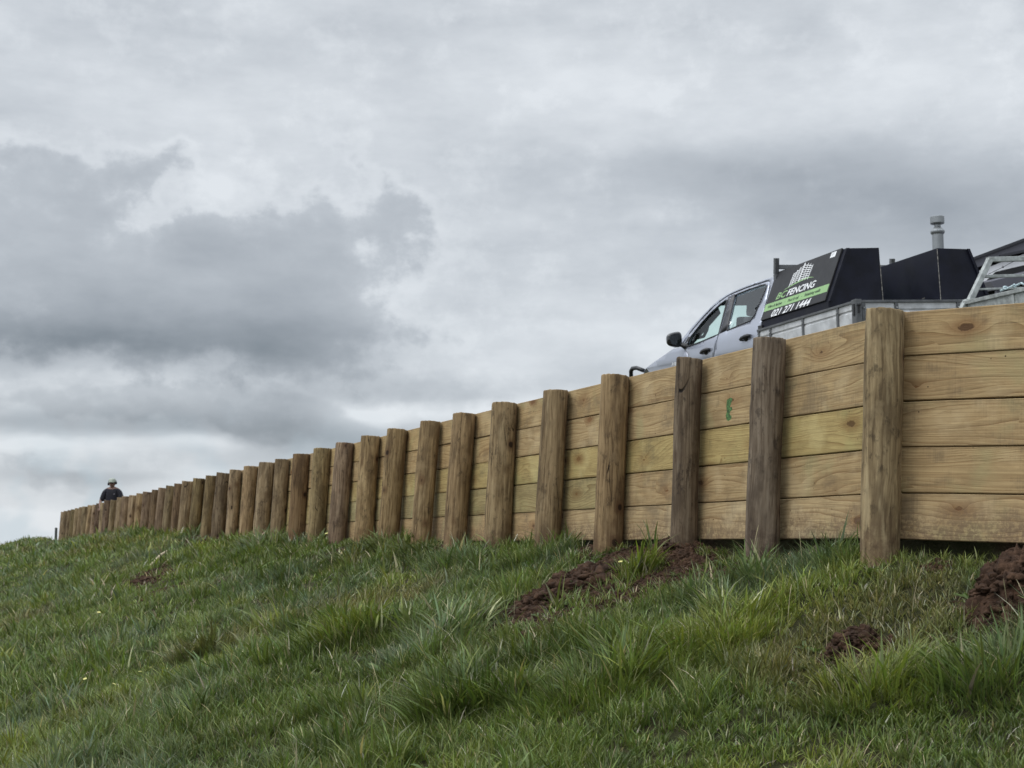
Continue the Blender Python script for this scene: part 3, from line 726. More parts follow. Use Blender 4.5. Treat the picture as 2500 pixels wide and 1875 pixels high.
for sgn in (1, -1):
    side_panel('fender', fender, [], paint, ute, sgn)
    side_panel('cab_side_frame', rail, [], paint, ute, sgn)
    fd = side_panel('door', fdoor, [fwin], paint, ute, sgn)
    rd = side_panel('door', rdoor, [rwin], paint, ute, sgn)
    side_panel('window', fwin, [], glassF, fd, sgn, th=0, off=-.014, grid=.2)
    side_panel('window', rwin, [], glassR, rd, sgn, th=0, off=-.014, grid=.2)
    side_panel('pillar_trim', [(-1.549, 1.676), (-1.611, 1.682), (-1.607, 1.196), (-1.62, 1.197)][:3] + [(-1.617, 1.196)], [], trimdk, fd, sgn, th=.003, off=.003, grid=.3)
    side_panel('pillar_trim', [(-1.632, 1.684), (-1.731, 1.69), (-1.836, 1.225), (-1.64, 1.20)], [], trimdk, rd, sgn, th=.003, off=.003, grid=.3)
    # black weather strips round the glass
    for wd, pr in ((fwin, fd), (rwin, rd)):
        bm = bmesh.new()
        cxw = sum(p[0] for p in wd) / len(wd); czw = sum(p[1] for p in wd) / len(wd)
        loop = [Vector((x, sgn * (yS(x, z) + .0005), z)) for x, z in wd]; loop.append(loop[0])
        fine_ = []
        for a, c_ in zip(loop, loop[1:]):
            n = max(1, int((a - c_).length / .06)); fine_ += [a.lerp(c_, q / n) for q in range(n)]
        fine_ = [Vector((v.x, sgn * (yS(v.x, v.z) + .001), v.z)) for v in fine_]; fine_.append(fine_[0])
        add_tube(bm, fine_, .0085, 6, caps=False)
        obj('window_seal', bm, blackpl, pr, smooth=True)
    for hx, hz, pr in ((-1.31, 1.005, fd), (-2.44, 1.075, rd)):
        bm = bmesh.new()
        y0 = sgn * yS(hx, hz)
        add_lathe(bm, [(.001, 0), (.045, .002), (.05, .005), (.001, .006)], 20)
        for v in bm.verts: v.co = Vector((hx + v.co.x * 1.15, y0 + sgn * v.co.z * 1., hz + v.co.y * .85))
        hb = obj('door_handle', bm, blackpl, pr, smooth=True)
        bm = bmesh.new()
        pth = [(hx + .115, y0 - sgn * .002, hz - .012), (hx + .095, y0 + sgn * .028, hz - .008), (hx + .04, y0 + sgn * .042, hz + .004), (hx - .04, y0 + sgn * .042, hz + .014), (hx - .095, y0 + sgn * .030, hz + .018), (hx - .115, y0, hz + .018)]
        add_tube(bm, pth, [.016, .021, .021, .023, .025, .018], 10)
        obj('handle_grip', bm, blackpl, hb, smooth=True) if False else obj('door_handle', bm, blackpl, pr, smooth=True)
    # door mirror
    bm = bmesh.new()
    bmesh.ops.create_uvsphere(bm, u_segments=20, v_segments=14, radius=1)
    for v in bm.verts:
        p = v.co; q = Vector([math.copysign(abs(c_) ** .62, c_) for c_ in p])
        v.co = Vector((-.60 + q.x * .075 * (1 if q.x > 0 else .45), sgn * (1.02 + q.y * .105), 1.222 + q.z * (.098 - .018 * q.y * 1)))
    mh = obj('door_mirror', bm, pbr('mirror_housing', (.015, .015, .017), .12, 0, .6, coat=.6), ute, smooth=True)
    bm = bmesh.new()
    add_lathe(bm, [(.001, 0), (1, .0), (1, .02), (.001, .021)], 22)
    for v in bm.verts:
        q = Vector([math.copysign(abs(c_) ** .7, c_) for c_ in (v.co.x, v.co.y)])
        v.co = Vector((-.632 - v.co.z * .3 - .006, sgn * (1.02 + q.x * .082), 1.222 + q.y * (.076 - .012 * q.x)))
    obj('mirror_glass', bm, chrome, mh)
    bm = bmesh.new(); add_tube(bm, [(-.62, sgn * .93, 1.15), (-.66, sgn * .895, 1.13), (-.68, sgn * .86, 1.12)], [.03, .04, .045], 12)
    side = [(-.70, 1.10), (-.56, 1.125), (-.655, 1.255), (-.72, 1.245)]
    add_prism(bm, [(x, sgn * (yS(x, z) + .004), z) for x, z in side], [(x, sgn * (yS(x, z) - .02), z) for x, z in side])
    obj('mirror_arm', bm, blackpl, mh, smooth=False)
    # lamps
    bm = bmesh.new()
    hp = [(.74, .935), (.96, .862), (1.01, .75), (.84, .78), (.66, .87)]
    add_prism(bm, [(x, sgn * (yS(x, z) + .004), z) for x, z in hp], [(x, sgn * (yS(x, z) - .22), z - .02) for x, z in hp])
    obj('headlight', bm, glass_mat('headlight_lens', (.5, .5, .5), .35) if sgn > 0 else bpy.data.materials['headlight_lens'], ute)
    # A-pillar grab handle and pillar lining inside
    bm = bmesh.new()
    add_tube(bm, [(-.68, sgn * .79, 1.29), (-.73, sgn * .735, 1.23), (-.82, sgn * .70, 1.24), (-.90, sgn * .685, 1.32), (-.935, sgn * .68, 1.40), (-.88, sgn * .71, 1.46)], [.026, .024, .021, .021, .024, .028], 8)
    add_bar(bm, (-.50, sgn * .785, 1.19), (-1.13, sgn * .655, 1.545), .12, .085)
    obj('pillar_lining', bm, liner, ute, smooth=False)
# hood, windscreen, roof
def sheet(name, rows, mat, th=.0, parent=None, smooth=True):
    bm = bmesh.new(); vv = [[bm.verts.new(p) for p in r] for r in rows]
    for a, c_ in zip(vv, vv[1:]):
        for i in range(len(a) - 1): bm.faces.new((a[i], a[i + 1], c_[i + 1], c_[i]))
    if th:
        g = bmesh.ops.solidify(bm, geom=bm.faces[:], thickness=th)
    bmesh.ops.recalc_face_normals(bm, faces=bm.faces[:])
    return obj(name, bm, mat, parent, smooth)
zf = lambda x: float(np.interp(-x, [-1.0, -.93, -.80, -.63, -.45, -.14, .25, .5], [.83, .885, .93, .960, .992, 1.045, 1.120, 1.13]))
rows = []
for x in np.linspace(-.30, .98, 18):
    yl = yS(x, .9) - .012; rows.append([(x + .06 * (1 - abs(q) ** 2) * (x > .5) * (x - .5) * 2, q * yl, zf(x) + .058 * (1 - abs(q) ** 2.5) - (.0 if abs(q) < .99 else .012) + (.012 if .45 < abs(q) < .7 else 0)) for q in np.linspace(-1, 1, 17)])
sheet('bonnet', rows, paint, .02, ute)
rows = []
for t in np.linspace(0, 1, 9):
    x = -.27 + (-1.13 + .27) * t; z = 1.135 + (1.675 - 1.135) * t + .035 * math.sin(t * math.pi)
    hw = .80 + (.60 - .80) * t
    rows.append([(x + .11 * (1 - q * q) * (1 - .4 * t), q * hw, z) for q in np.linspace(-1, 1, 11)])
sheet('windscreen', rows, glassF, 0, ute)
rows = []
for x in np.linspace(-1.10, -2.81, 16):
    ez = float(np.interp(-x, [-p[0] for p in RL], [p[1] for p in RL])); hy = yS(x, ez)
    rows.append([(x + (.07 * (1 - q * q) if x > -1.2 else 0), q * (hy - .002), ez + .038 * (1 - q ** 2) - (.008 if abs(q) > .99 else 0)) for q in np.linspace(-1, 1, 15)])
sheet('roof', rows, paint, .02, ute)
rows = [[(x, q * (yS(x, 1.7) - .05), z - .05) for q in np.linspace(-1, 1, 7)] for x, z in ((-1.16, 1.655), (-1.5, 1.70), (-2.2, 1.74), (-2.76, 1.74))]
sheet('headliner', rows, liner, .02, ute)
# rear wall of the cab with its window
bm = bmesh.new()
add_box(bm, (-2.79, 0, .82), (.02, 1.74, .68)); add_box(bm, (-2.775, 0, 1.70), (.02, 1.30, .09))
for s_ in (-1, 1): add_prism(bm, [(-2.80, s_ * .87, 1.15), (-2.80, s_ * .66, 1.15), (-2.785, s_ * .55, 1.66), (-2.785, s_ * .655, 1.70)], [(-2.78, s_ * .87, 1.15), (-2.78, s_ * .66, 1.15), (-2.765, s_ * .55, 1.66), (-2.765, s_ * .655, 1.70)])
obj('cab_rear_wall', bm, paint, ute)
bm = bmesh.new(); add_prism(bm, [(-2.79, -.66, 1.16), (-2.79, .66, 1.16), (-2.775, .55, 1.66), (-2.775, -.55, 1.66)], [(-2.785, -.66, 1.16), (-2.785, .66, 1.16), (-2.77, .55, 1.66), (-2.77, -.55, 1.66)])
obj('rear_window', bm, glassR, ute)
bm = bmesh.new(); add_box(bm, (-1.6, 0, .50), (2.3, 1.70, .08)); add_box(bm, (-.42, 0, .84), (.03, 1.66, .5)); add_box(bm, (-.62, 0, 1.03), (.42, 1.60, .16))
for s_ in (-1, 1): add_box(bm, (-1.8, s_ * .845, .80), (1.9, .03, .5))
obj('cabin_interior', bm, liner, ute, bevel=.01)
for y in (.38, -.38):
    bm = bmesh.new(); add_box(bm, (-1.35, y, .78), (.50, .50, .16)); add_box(bm, (-1.62, y, 1.10), (.14, .48, .62), Matrix.Rotation(-.22, 3, 'Y'))
    add_box(bm, (-1.73, y, 1.50), (.10, .26, .19), Matrix.Rotation(-.22, 3, 'Y')); obj('seat', bm, seatm, ute, bevel=.04, smooth=True)
bm = bmesh.new(); add_box(bm, (-2.30, 0, .80), (.48, 1.40, .16)); add_box(bm, (-2.60, 0, 1.10), (.14, 1.40, .56), Matrix.Rotation(-.15, 3, 'Y'))
for y in (.40, -.40): add_box(bm, (-2.63, y, 1.44), (.09, .25, .16))
obj('rear_seat', bm, seatm, ute, bevel=.04, smooth=True)
bm = bmesh.new(); pth = [(-.95 + .19 * math.sin(a) * .35, -.38 + .19 * math.cos(a), 1.06 + .19 * math.sin(a)) for a in np.linspace(0, 2 * math.pi, 25)]
add_tube(bm, pth, .016, 8, caps=False); add_bar(bm, (-.95, -.56, 1.06), (-.95, -.20, 1.06), .03, .05); obj('steering_wheel', bm, blackpl, ute, smooth=True)
# nose, bumper, front bar
bm = bmesh.new(); add_box(bm, (.96, 0, .70), (.12, 1.30, .26)); obj('grille', bm, blackpl, ute, bevel=.02)
bm = bmesh.new(); add_box(bm, (1.0, 0, .50), (.22, 1.66, .20)); obj('bumper', bm, paint, ute, bevel=.04)
bm = bmesh.new()
for s_ in (1, -1):
    add_tube(bm, [(.90, s_ * .86, .915), (1.05, s_ * .90, .962), (1.19, s_ * .905, .965), (1.27, s_ * .90, .93), (1.31, s_ * .885, .86), (1.31, s_ * .87, .55), (1.10, s_ * .83, .46)], .030, 12)
    add_tube(bm, [(1.30, s_ * .87, .72), (1.30, s_ * .3, .74), (1.30, 0, .74)], .025, 10)
    add_tube(bm, [(1.22, s_ * .40, .42), (1.31, s_ * .40, .6), (1.28, s_ * .40, .90)], .03, 10)
add_tube(bm, [(1.28, .40, .90), (1.29, 0, .90), (1.28, -.40, .90)], .03, 10)
obj('front_bar', bm, pbr('black_bar_coat', (.02, .021, .023), .35), ute, smooth=True)
for wx in (0., -3.085):
    for s_ in (1, -1):
        bm = bmesh.new(); add_lathe(bm, [(.21, -.11), (.30, -.125), (.365, -.11), (.383, -.07), (.386, 0), (.383, .07), (.365, .11), (.30, .125), (.21, .11)], 40)
        ty = obj('wheel', bm, rubber, ute, smooth=True, matrix=Matrix.Translation((wx, s_ * .78, .386)) @ Matrix.Rotation(math.pi / 2, 4, 'X'))
        bm = bmesh.new(); add_lathe(bm, [(.02, .10), (.08, .10), (.09, .06), (.18, .075), (.205, .11), (.215, .12), (.215, -.1), (.02, -.1)], 30); obj('rim', bm, galv, ty, smooth=False)
bm = bmesh.new()
for s_ in (1, -1): add_box(bm, (-2.1, s_ * .38, .56), (5.6, .08, .14))
add_box(bm, (-3.085, 0, .38), (.14, 1.4, .14)); obj('chassis', bm, blackpl, ute)
# name on the front door / fender
def text_mesh(s, size, shear=0., bold=0., res=3):
    cu = bpy.data.curves.new('t', 'FONT'); cu.body = s; cu.size = size; cu.shear = shear; cu.offset = bold; cu.extrude = .0012
    cu.resolution_u = res
    o = bpy.data.objects.new('t', cu); C.objects.link(o)
    bpy.context.view_layer.update()
    me = bpy.data.meshes.new_from_object(o.evaluated_get(bpy.context.evaluated_depsgraph_get()))
    bpy.data.objects.remove(o); bpy.data.curves.remove(cu)
    return me
def lay_text(name, s, mat, parent, u0, u1, h, v, frame, shear=.25, bold=.0):
    """fit the words between u0 and u1 with capital height h, on the frame (origin, u axis, v axis, normal)"""
    me = text_mesh(s, 1., shear, bold)
    co = np.array([v_.co[:] for v_ in me.vertices]); lo, hi = co.min(0), co.max(0)
    cap = .70 if True else hi[1]
    O, U_, V_, N_ = frame
    for v_ in me.vertices:
        a = u0 + (v_.co.x - lo[0]) / (hi[0] - lo[0]) * (u1 - u0); b_ = v + v_.co.y / cap * h
        v_.co = O + U_ * a + V_ * b_ + N_ * (.0012 + v_.co.z)
    me.name = name
    return link_mesh(name, me, mat, parent)
F0 = (Vector((-.27, yS(-.4, .93) + .001, .895)), Vector((-1, 0, 0)), Vector((0, .0, 1)), Vector((0, 1, 0)))
lay_text('model_badge', 'HILUX', white, ute, -.06, .30, .046, .004, F0, .3, .014)

# deck: everything behind the cab rises very slightly to the rear
SH = .042
def dk(p):    # deck frame -> ute frame
    x, y, z = p; return Vector((x, y, z + SH * (-x - 2.87)))
def shear(bm):
    for v in bm.verts: v.co = dk(v.co)
YL, YR = .935, -1.065
YC = (YL + YR) / 2
bm = bmesh.new(); add_box(bm, (-3.93, YC, .86), (2.18, YL - YR - .06, .06)); shear(bm); deck = obj('deck_floor', bm, alloy, ute)
def side_board(p0, p1, nrm, ups, name):
    """drop side of the deck from p0 to p1 in plan; pressed sheet between a top rail and uprights"""
    a = Vector((*p0, 0)); c_ = Vector((*p1, 0)); n = Vector((*nrm, 0))
    prof = [(.84, .0), (.865, .006), (1.018, .006), (1.028, -.004), (1.040, -.004), (1.050, .006), (1.115, .006), (1.115, -.020), (.84, -.020)]
    bm = bmesh.new()
    add_prism(bm, [a + n * o_ + Vector((0, 0, z)) for z, o_ in prof], [c_ + n * o_ + Vector((0, 0, z)) for z, o_ in prof]); shear(bm)
    sb = obj(name, bm, alloy, ute)
    bm = bmesh.new()
    add_bar(bm, a + Vector((0, 0, 1.125)), c_ + Vector((0, 0, 1.125)), .045, .026)
    for t in ups:
        q = a.lerp(c_, t); dv = (c_ - a).normalized()
        add_bar(bm, q + n * .008 + Vector((0, 0, .84)), q + n * .008 + Vector((0, 0, 1.135)), .040, .022, up=n)
    shear(bm); obj('rail', bm, frame_gr, sb, bevel=.003)
    for t in ups:
        bm = bmesh.new()
        q = a.lerp(c_, t) + n * .021
        bmesh.ops.create_uvsphere(bm, u_segments=8, v_segments=6, radius=.009, matrix=Matrix.Translation(q + Vector((0, 0, 1.06))))
        shear(bm); obj('rivet', bm, galv, sb, smooth=True)
    return sb
side_board((-2.84, YL), (-5.0, YL), (0, 1), (.012, .145, .50, .845), 'drop_side')
side_board((-2.84, YR), (-5.0, YR), (0, -1), (.012, .145, .50, .845), 'drop_side')
side_board((-5.02, YL - .02), (-5.02, YR + .02), (-1, 0), (.03, .225, .60, .97), 'tailgate')
for y in (YL, YR):
    bm = bmesh.new(); add_box(bm, (-5.03, y, 1.0), (.085, .07, .29)); shear(bm); obj('corner_post', bm, frame_gr, ute, bevel=.004)
bm = bmesh.new()
add_box(bm, (-5.077, YL + .0, 1.05), (.012, .02, .09)); add_box(bm, (-5.085, YL, 1.085), (.02, .035, .02)); add_box(bm, (-5.04, YL + .042, 1.04), (.03, .012, .12))
shear(bm); obj('latch', bm, blackpl, ute, bevel=.003)
# headboard rack
bm = bmesh.new()
for y in (.70, -.84):
    add_bar(bm, (-2.90, y, .88), (-2.895, y, 1.78), .05, .05, (1, 0, 0)); add_bar(bm, (-2.895, y, 1.78), (-2.93, y + .006, 1.965), .05, .05, (1, 0, 0))
add_bar(bm, (-2.895, .70, 1.865), (-2.895, -.84, 1.865), .04, .05)
add_bar(bm, (-2.90, .70, 1.35), (-2.90, -.84, 1.35), .04, .04)
for y in np.linspace(.5, -.64, 8): add_bar(bm, (-2.90, y, .9), (-2.90, y, 1.35), .02, .02, (1, 0, 0))
obj('headboard_rack', bm, frame_gr, ute, bevel=.003)
bm = bmesh.new(); add_box(bm, (-2.86, .90, 1.165), (.10, .05, .04)); obj('rack_bracket', bm, blackpl, ute)

# toolboxes
def toolbox(sec, x0f, x0r, lab):
    bm = bmesh.new()
    front = [(x0f + (.05 * (z - 1.2) if z > 1.25 else 0), y, z) for y, z in sec]; rear = [(x0r, y, z) for y, z in sec]
    add_prism(bm, front, rear); shear(bm)
    o = obj('toolbox', bm, boxblk, ute, bevel=.006); o['label'] = lab
    return o
sec1 = [(.905, .895), (.905, 1.222), (.665, 1.792), (.262, 1.800), (.238, .895)]
tb1 = toolbox(sec1, -2.86, -4.42, 'black toolbox nearer the wall, with the printed sign on its lid')
sec2 = [(-.475, .895), (-.455, 1.800), (-.860, 1.792), (-1.095, 1.222), (-1.095, .895)]
tb2 = toolbox(sec2, -2.86, -4.42, 'plain black toolbox on the far side of the deck')
# lid of the near box, standing 3 cm proud of the slope, and its rim seen from behind
vS = Vector((0, .665 - .905, 1.792 - 1.222)); LS = vS.length; vS.normalize(); nS = Vector((0, vS.z, -vS.y)).normalized()
bm = bmesh.new()
def lidpt(x, v, n_): return Vector((x, .905, 1.222)) + vS * v + nS * n_
for (x_f, x_r, v0, v1) in ((-2.872, -4.372, .010, LS + .004),):
    a = [lidpt(x_f, v0, .0), lidpt(x_r, v0, .0), lidpt(x_r, v1, .0), lidpt(x_f, v1, .0)]
    c_ = [lidpt(x_f, v0, .022), lidpt(x_r, v0, .022), lidpt(x_r, v1, .022), lidpt(x_f, v1, .022)]
    add_prism(bm, a, c_)
shear(bm); lid = obj('lid', bm, lidblk, tb1, bevel=.004)
# folded flange round the rear faces
def flange(sec, flip, par):
    bm = bmesh.new(); e = .035
    a = Vector((0, *sec[1 if not flip else 3])); c_ = Vector((0, *sec[2]))
    d_ = (c_ - a).normalized(); inn = Vector((0, -1 if not flip else 1, 0))
    A = [Vector((-4.424, p.y, p.z)) for p in (a, c_, c_ + inn * e, a + inn * e)]
    add_prism(bm, A, [p + Vector((-.016, 0, 0)) for p in A]); shear(bm)
    return obj('flange', bm, boxblk, par, bevel=.003)
flange(sec1, False, tb1); flange(sec2, True, tb2)
# pale scuffed corner seams
seam = pbr('scuffed_bare_edge', (.20, .19, .17), .6, var=.9, scale=26.)
for ya, yb, zt, par in ((-.475, -.456, 1.79, tb2), (.238, .261, 1.62, tb1)):
    bm = bmesh.new(); add_bar(bm, (-4.4215, ya + (yb - ya) * .25, 1.14), (-4.4215, yb, zt), .005, .006); shear(bm)
    obj('scuffed_edge', bm, seam, par)
for x_, z_, l_, a_ in ((-3.35, 1.52, .06, .4), (-3.9, 1.42, .03, 1.2), (-3.6, 1.33, .02, .3), (-4.1, 1.30, .05, .1)):
    bm = bmesh.new(); add_box(bm, (x_, -.4655, z_), (l_, .003, .006), Matrix.Rotation(a_, 3, 'Y')); shear(bm); obj('scratch', bm, seam, tb2)

# printed sign on the lid: u runs to the rear, v up the slope
sx = Vector((-1, 0, SH)); sx.normalize()
FO = dk(lidpt(-2.87, 0, .0222)); FR = (FO, Vector((-1, 0, SH)), vS.copy(), nS.copy())
def zv(z): return (z - 1.222) * LS / (1.792 - 1.222)
def sq(bm, pts, h=.0012):
    O, U_, V_, N_ = FR
    a = [O + U_ * u + V_ * v + N_ * .0003 for u, v in pts]; c_ = [p + N_ * h for p in a]
    add_prism(bm, a, c_)
bm = bmesh.new(); sq(bm, [(.012, zv(1.328)), (1.488, zv(1.328)), (1.488, zv(1.414)), (.012, zv(1.414))], .0008); obj('green_stripe', bm, green, lid)
lay_text('lettering', 'BC', green, lid, .235, .495, .078, zv(1.438), FR, .28, .018)
lay_text('lettering', 'FENCING', white, lid, .500, 1.150, .078, zv(1.438), FR, .28, .018)
lay_text('lettering', '021 271 1444', white, lid, .262, 1.165, .082, zv(1.236), FR, .28, .016)
FR2 = (FO + nS * .0008, FR[1], FR[2], FR[3])
lay_text('lettering', 'Wire & batten', dkgreen, lid, .095, .440, .036, zv(1.357), FR2, .18, .012)
lay_text('lettering', 'Post & rail', dkgreen, lid, .585, .835, .036, zv(1.357), FR2, .18, .012)
lay_text('lettering', 'Retaining walls', dkgreen, lid, .970, 1.320, .036, zv(1.357), FR2, .18, .012)
bm = bmesh.new()
for u in (.515, .905): sq(bm, [(u + .005 * math.cos(a), zv(1.368) + .005 * math.sin(a)) for a in np.linspace(0, 5.5, 8)], .0022)
obj('lettering', bm, dkgreen, lid)
# emblem: a battened fence on a green rise
bm = bmesh.new()
up_, dn_ = [], []
for t in np.linspace(0, 1, 17):
    u = .365 + .690 * t; zc_ = 1.522 + .052 * math.sin(min(t * 1.22, 1.) * math.pi * .5) - .018 * max(t - .8, 0) * 5 * .9
    th_ = .013 * math.sin(math.pi * min(max(t, .0), 1.)) ** .8 + .0006
    up_.append((u, zv(zc_ + th_))); dn_.append((u, zv(zc_ - th_ * .3)))
for a, c_, e_, f_ in zip(up_, up_[1:], dn_[1:], dn_): sq(bm, [f_, e_, c_, a], .0015)
obj('emblem_rise', bm, green, lid)
bm = bmesh.new()
posts_ = [(.480, 1.541, 1.700, .010), (.545, 1.556, 1.722, .010), (.610, 1.566, 1.745, .010), (.690, 1.570, 1.778, .024), (.775, 1.568, 1.762, .010), (.840, 1.565, 1.745, .010), (.905, 1.558, 1.722, .010)]
for u, z0_, z1_, w_ in posts_:
    lean_ = .028
    sq(bm, [(u - w_ / 2, zv(z0_)), (u + w_ / 2, zv(z0_)), (u + w_ / 2 + lean_, zv(z1_)), (u - w_ / 2 + lean_, zv(z1_))], .0016)
for (ua, a0, a1, _), (ub, b0, b1, _) in zip(posts_, posts_[1:]):
    for q in range(7):
        f = .10 + q * .125
        za, zb_ = a0 + (a1 - a0) * f, b0 + (b1 - b0) * f
        sq(bm, [(ua + .028 * f, zv(za)), (ub + .028 * f, zv(zb_)), (ub + .028 * f, zv(zb_ + .0075)), (ua + .028 * f, zv(za + .0075))], .0012)
obj('emblem_fence', bm, white, lid)
bm = bmesh.new(); sq(bm, [(1.295, zv(1.722)), (1.405, zv(1.722)), (1.408, zv(1.780)), (1.300, zv(1.780))], .001); stk = obj('sticker', bm, white, lid)
bm = bmesh.new()
for q, (a, c_) in enumerate([(.02, .075), (.03, .07), (.02, .06)]):
    z_ = 1.765 - q * .012; sq(bm, [(1.295 + a, zv(z_)), (1.295 + c_, zv(z_)), (1.295 + c_, zv(z_ + .005)), (1.295 + a, zv(z_ + .005))], .0016)
obj('sticker_print', bm, pbr('grey_print', (.35, .36, .38), .6), stk) if False else obj('sticker_print', bm, pbr('grey_print', (.35, .36, .38), .6), lid)

# ------------------------------------------------------------------ galvanised trailer behind the ute
TC = Vector((4.20, 13.0, 2.22))
tz_ = Vector((-.06, .02, 1)); tx_ = Vector((.96, .27, .075)).normalized(); ty_ = Vector((.27, -.96, -.03)); ty_ = (ty_ - tx_ * ty_.dot(tx_)).normalized(); tz_ = tx_.cross(ty_).normalized()
if tz_.z < 0: tz_ = -tz_
TRM = Matrix(((tx_.x, ty_.x, tz_.x, TC.x), (tx_.y, ty_.y, tz_.y, TC.y), (tx_.z, ty_.z, tz_.z, TC.z), (0, 0, 0, 1)))
trl = empty('trailer', mat=TRM @ Matrix.Translation((.8, 1.2, -1.0))); TI = Matrix.Translation((-.8, -1.2, 1.0))
tag(trl, 'galvanised steel trailer with an angled front frame, behind the far end of the ute deck', 'trailer')
gal2 = pbr('bright_galvanising', (.34, .36, .35), .5, .35, .5, .28, 18., dirt=(.30, .32, .31, .7))
def tobj(name, bm, mat, par=None, **kw):
    o = obj(name, bm, mat, par or trl, **kw)
    if par is None: o.matrix_local = TI
    return o
bm = bmesh.new(); add_box(bm, (.8, 1.3, -.42), (1.56, 2.6, .05)); tobj('bed', bm, gal2)
for nm, a, c_, ups in (('side_panel', (0, 0), (0, 2.6), (.28, .62, .98)), ('side_panel', (1.6, 0), (1.6, 2.6), (.28, .62, .98)), ('front_panel', (0.03, 0), (1.57, 0), (.5,)), ('rear_panel', (0.03, 2.6), (1.57, 2.6), (.5,))):
    A = Vector((*a, 0)); B = Vector((*c_, 0)); dv = (B - A).normalized()
    bm = bmesh.new(); add_bar(bm, A + dv * .02 + Vector((0, 0, -.22)), B - dv * .02 + Vector((0, 0, -.22)), .006, .40)
    sp_ = tobj(nm, bm, gal2)
    bm = bmesh.new(); add_bar(bm, A, B, .045, .035)
    for t in ups: add_bar(bm, A.lerp(B, t) + Vector((0, 0, -.42)), A.lerp(B, t) + Vector((0, 0, -.018)), .045, .03, up=(dv.y, dv.x, 0))
    o = tobj('rail', bm, gal2, sp_, bevel=.003)
# angled front frame (a ladder rack leaning in from the corners)
bm = bmesh.new()
fr_ = [(.04, .0), (.325, .40), (1.275, .40), (1.56, .0)]
add_bar(bm, (.035, .02, .01), (.325, -.03, .405), .052, .050, (0, 1, 0)); add_bar(bm, (1.565, .02, .01), (1.275, -.03, .405), .052, .050, (0, 1, 0))
add_bar(bm, (.30, -.03, .405), (1.30, -.03, .405), .050, .046)
add_bar(bm, (.25, -.02, .245), (1.35, -.02, .245), .035, .028); add_bar(bm, (.16, -.005, .125), (1.44, -.005, .125), .022, .018)
tobj('front_frame', bm, gal2, bevel=.005)
bm = bmesh.new()
add_prism(bm, [(-.075, .03, -.075), (.035, .03, -.075), (.075, .03, .035), (.0, .03, .035)], [(-.075, -.03, -.075), (.035, -.03, -.075), (.075, -.03, .035), (.0, -.03, .035)])
tobj('corner_gusset', bm, gal2, bevel=.004)
bm = bmesh.new(); add_tube(bm, [(.26, .02, .26), (.45, .0, .33), (.66, -.02, .42)], .0035, 6); bmesh.ops.create_uvsphere(bm, u_segments=8, v_segments=6, radius=.011, matrix=Matrix.Translation((.44, 0, .328)))
tobj('lashing_wire', bm, frame_gr, smooth=True)
bm = bmesh.new(); add_bar(bm, (.8, -.02, -.5), (.8, -1.35, -.55), .08, .08); tobj('drawbar', bm, gal2)
for x_ in (-.16, 1.76):
    for y_ in (1.0, 1.7):
        bm = bmesh.new(); add_lathe(bm, [(.16, -.09), (.28, -.10), (.31, -.07), (.315, 0), (.31, .07), (.28, .10), (.16, .09)], 32)
        ty = tobj('wheel', bm, rubber, smooth=True); ty.matrix_local = TI @ Matrix.Translation((x_, y_, -.70)) @ Matrix.Rotation(math.pi / 2, 4, 'Y')
        bm = bmesh.new(); add_lathe(bm, [(.02, .07), (.15, .06), (.165, .09), (.165, -.09), (.02, -.07)], 24); obj('rim', bm, gal2, ty)
# rope lying over the rail
rope_m = pbr('pale_blue_rope', (.42, .52, .55), .8, var=.35, scale=60.)
rope = empty('rope', mat=TRM.copy()); tag(rope, 'pale blue rope looped over the top rail of the trailer', 'rope')
bm = bmesh.new(); rp = []
for q in range(70):
    t = q / 69; s_ = .55 + .75 * t
    rp.append((.0 + .022 * math.sin(t * 40), s_ + .03 * math.sin(t * 33), .030 + .026 * abs(math.sin(t * 21)) + .006))
add_tube(bm, rp, .009, 7)
obj('rope_coil', bm, rope_m, rope, smooth=True); bm = bmesh.new()
rp = [(.33 + .05 * math.cos(a), .0 + .018 * math.sin(a * 2), .028 + .02 * abs(math.sin(a))) for a in np.linspace(0, 6.2, 24)]
add_tube(bm, rp, .009, 7)
obj('rope_coil', bm, rope_m, rope, smooth=True)

# ------------------------------------------------------------------ house and flue
hx0, hy0 = 7.05, 26.0
gz = float(pad_z(np.array(10.), np.array(28.)))
house = empty('house', (hx0, hy0, gz)); tag(house, 'modern white house with a dark skillion roof and black openings, behind the trailer', 'house')
HM = Matrix.Translation(Vector((.14, 0, .05)) - house.location)
def hobj(name, bm, mat, par=None, **kw):
    o = obj(name, bm, mat, par or house, **kw)
    if par is None: o.matrix_local = HM
    return o
rfm = pbr('charcoal_roof', (.095, .095, .115), .5, .2, .5, .1, 3.)
gut = pbr('black_gutter', (.02, .021, .028), .45)
wallw = pbr('white_weatherboard', (.88, .88, .90), .6, var=.03, scale=2.)
dark = pbr('window_and_shade_black', (.006, .006, .007), .6)
SL_ = .375
def rz(x): return 4.67 + (x - hx0) * SL_
bm = bmesh.new()
add_prism(bm, [(hx0 + .25, 26.45, gz), (14.5, 26.45, gz), (14.5, 26.45, rz(14.5) - .2), (hx0 + .25, 26.45, rz(hx0 + .25) - .2)], [(hx0 + .25, 33, gz), (14.5, 33, gz), (14.5, 33, rz(14.5) - .2), (hx0 + .25, 33, rz(hx0 + .25) - .2)])
hobj('wall', bm, wallw)
bm = bmesh.new()
add_prism(bm, [(hx0, 26.36, rz(hx0) - .13), (15, 26.36, rz(15) - .13), (15, 26.36, rz(15) + .04), (hx0, 26.36, rz(hx0) + .04)], [(hx0, 33.4, rz(hx0) - .17), (15, 33.4, rz(15) - .17), (15, 33.4, rz(15)), (hx0, 33.4, rz(hx0))])
roof = hobj('roof', bm, rfm)
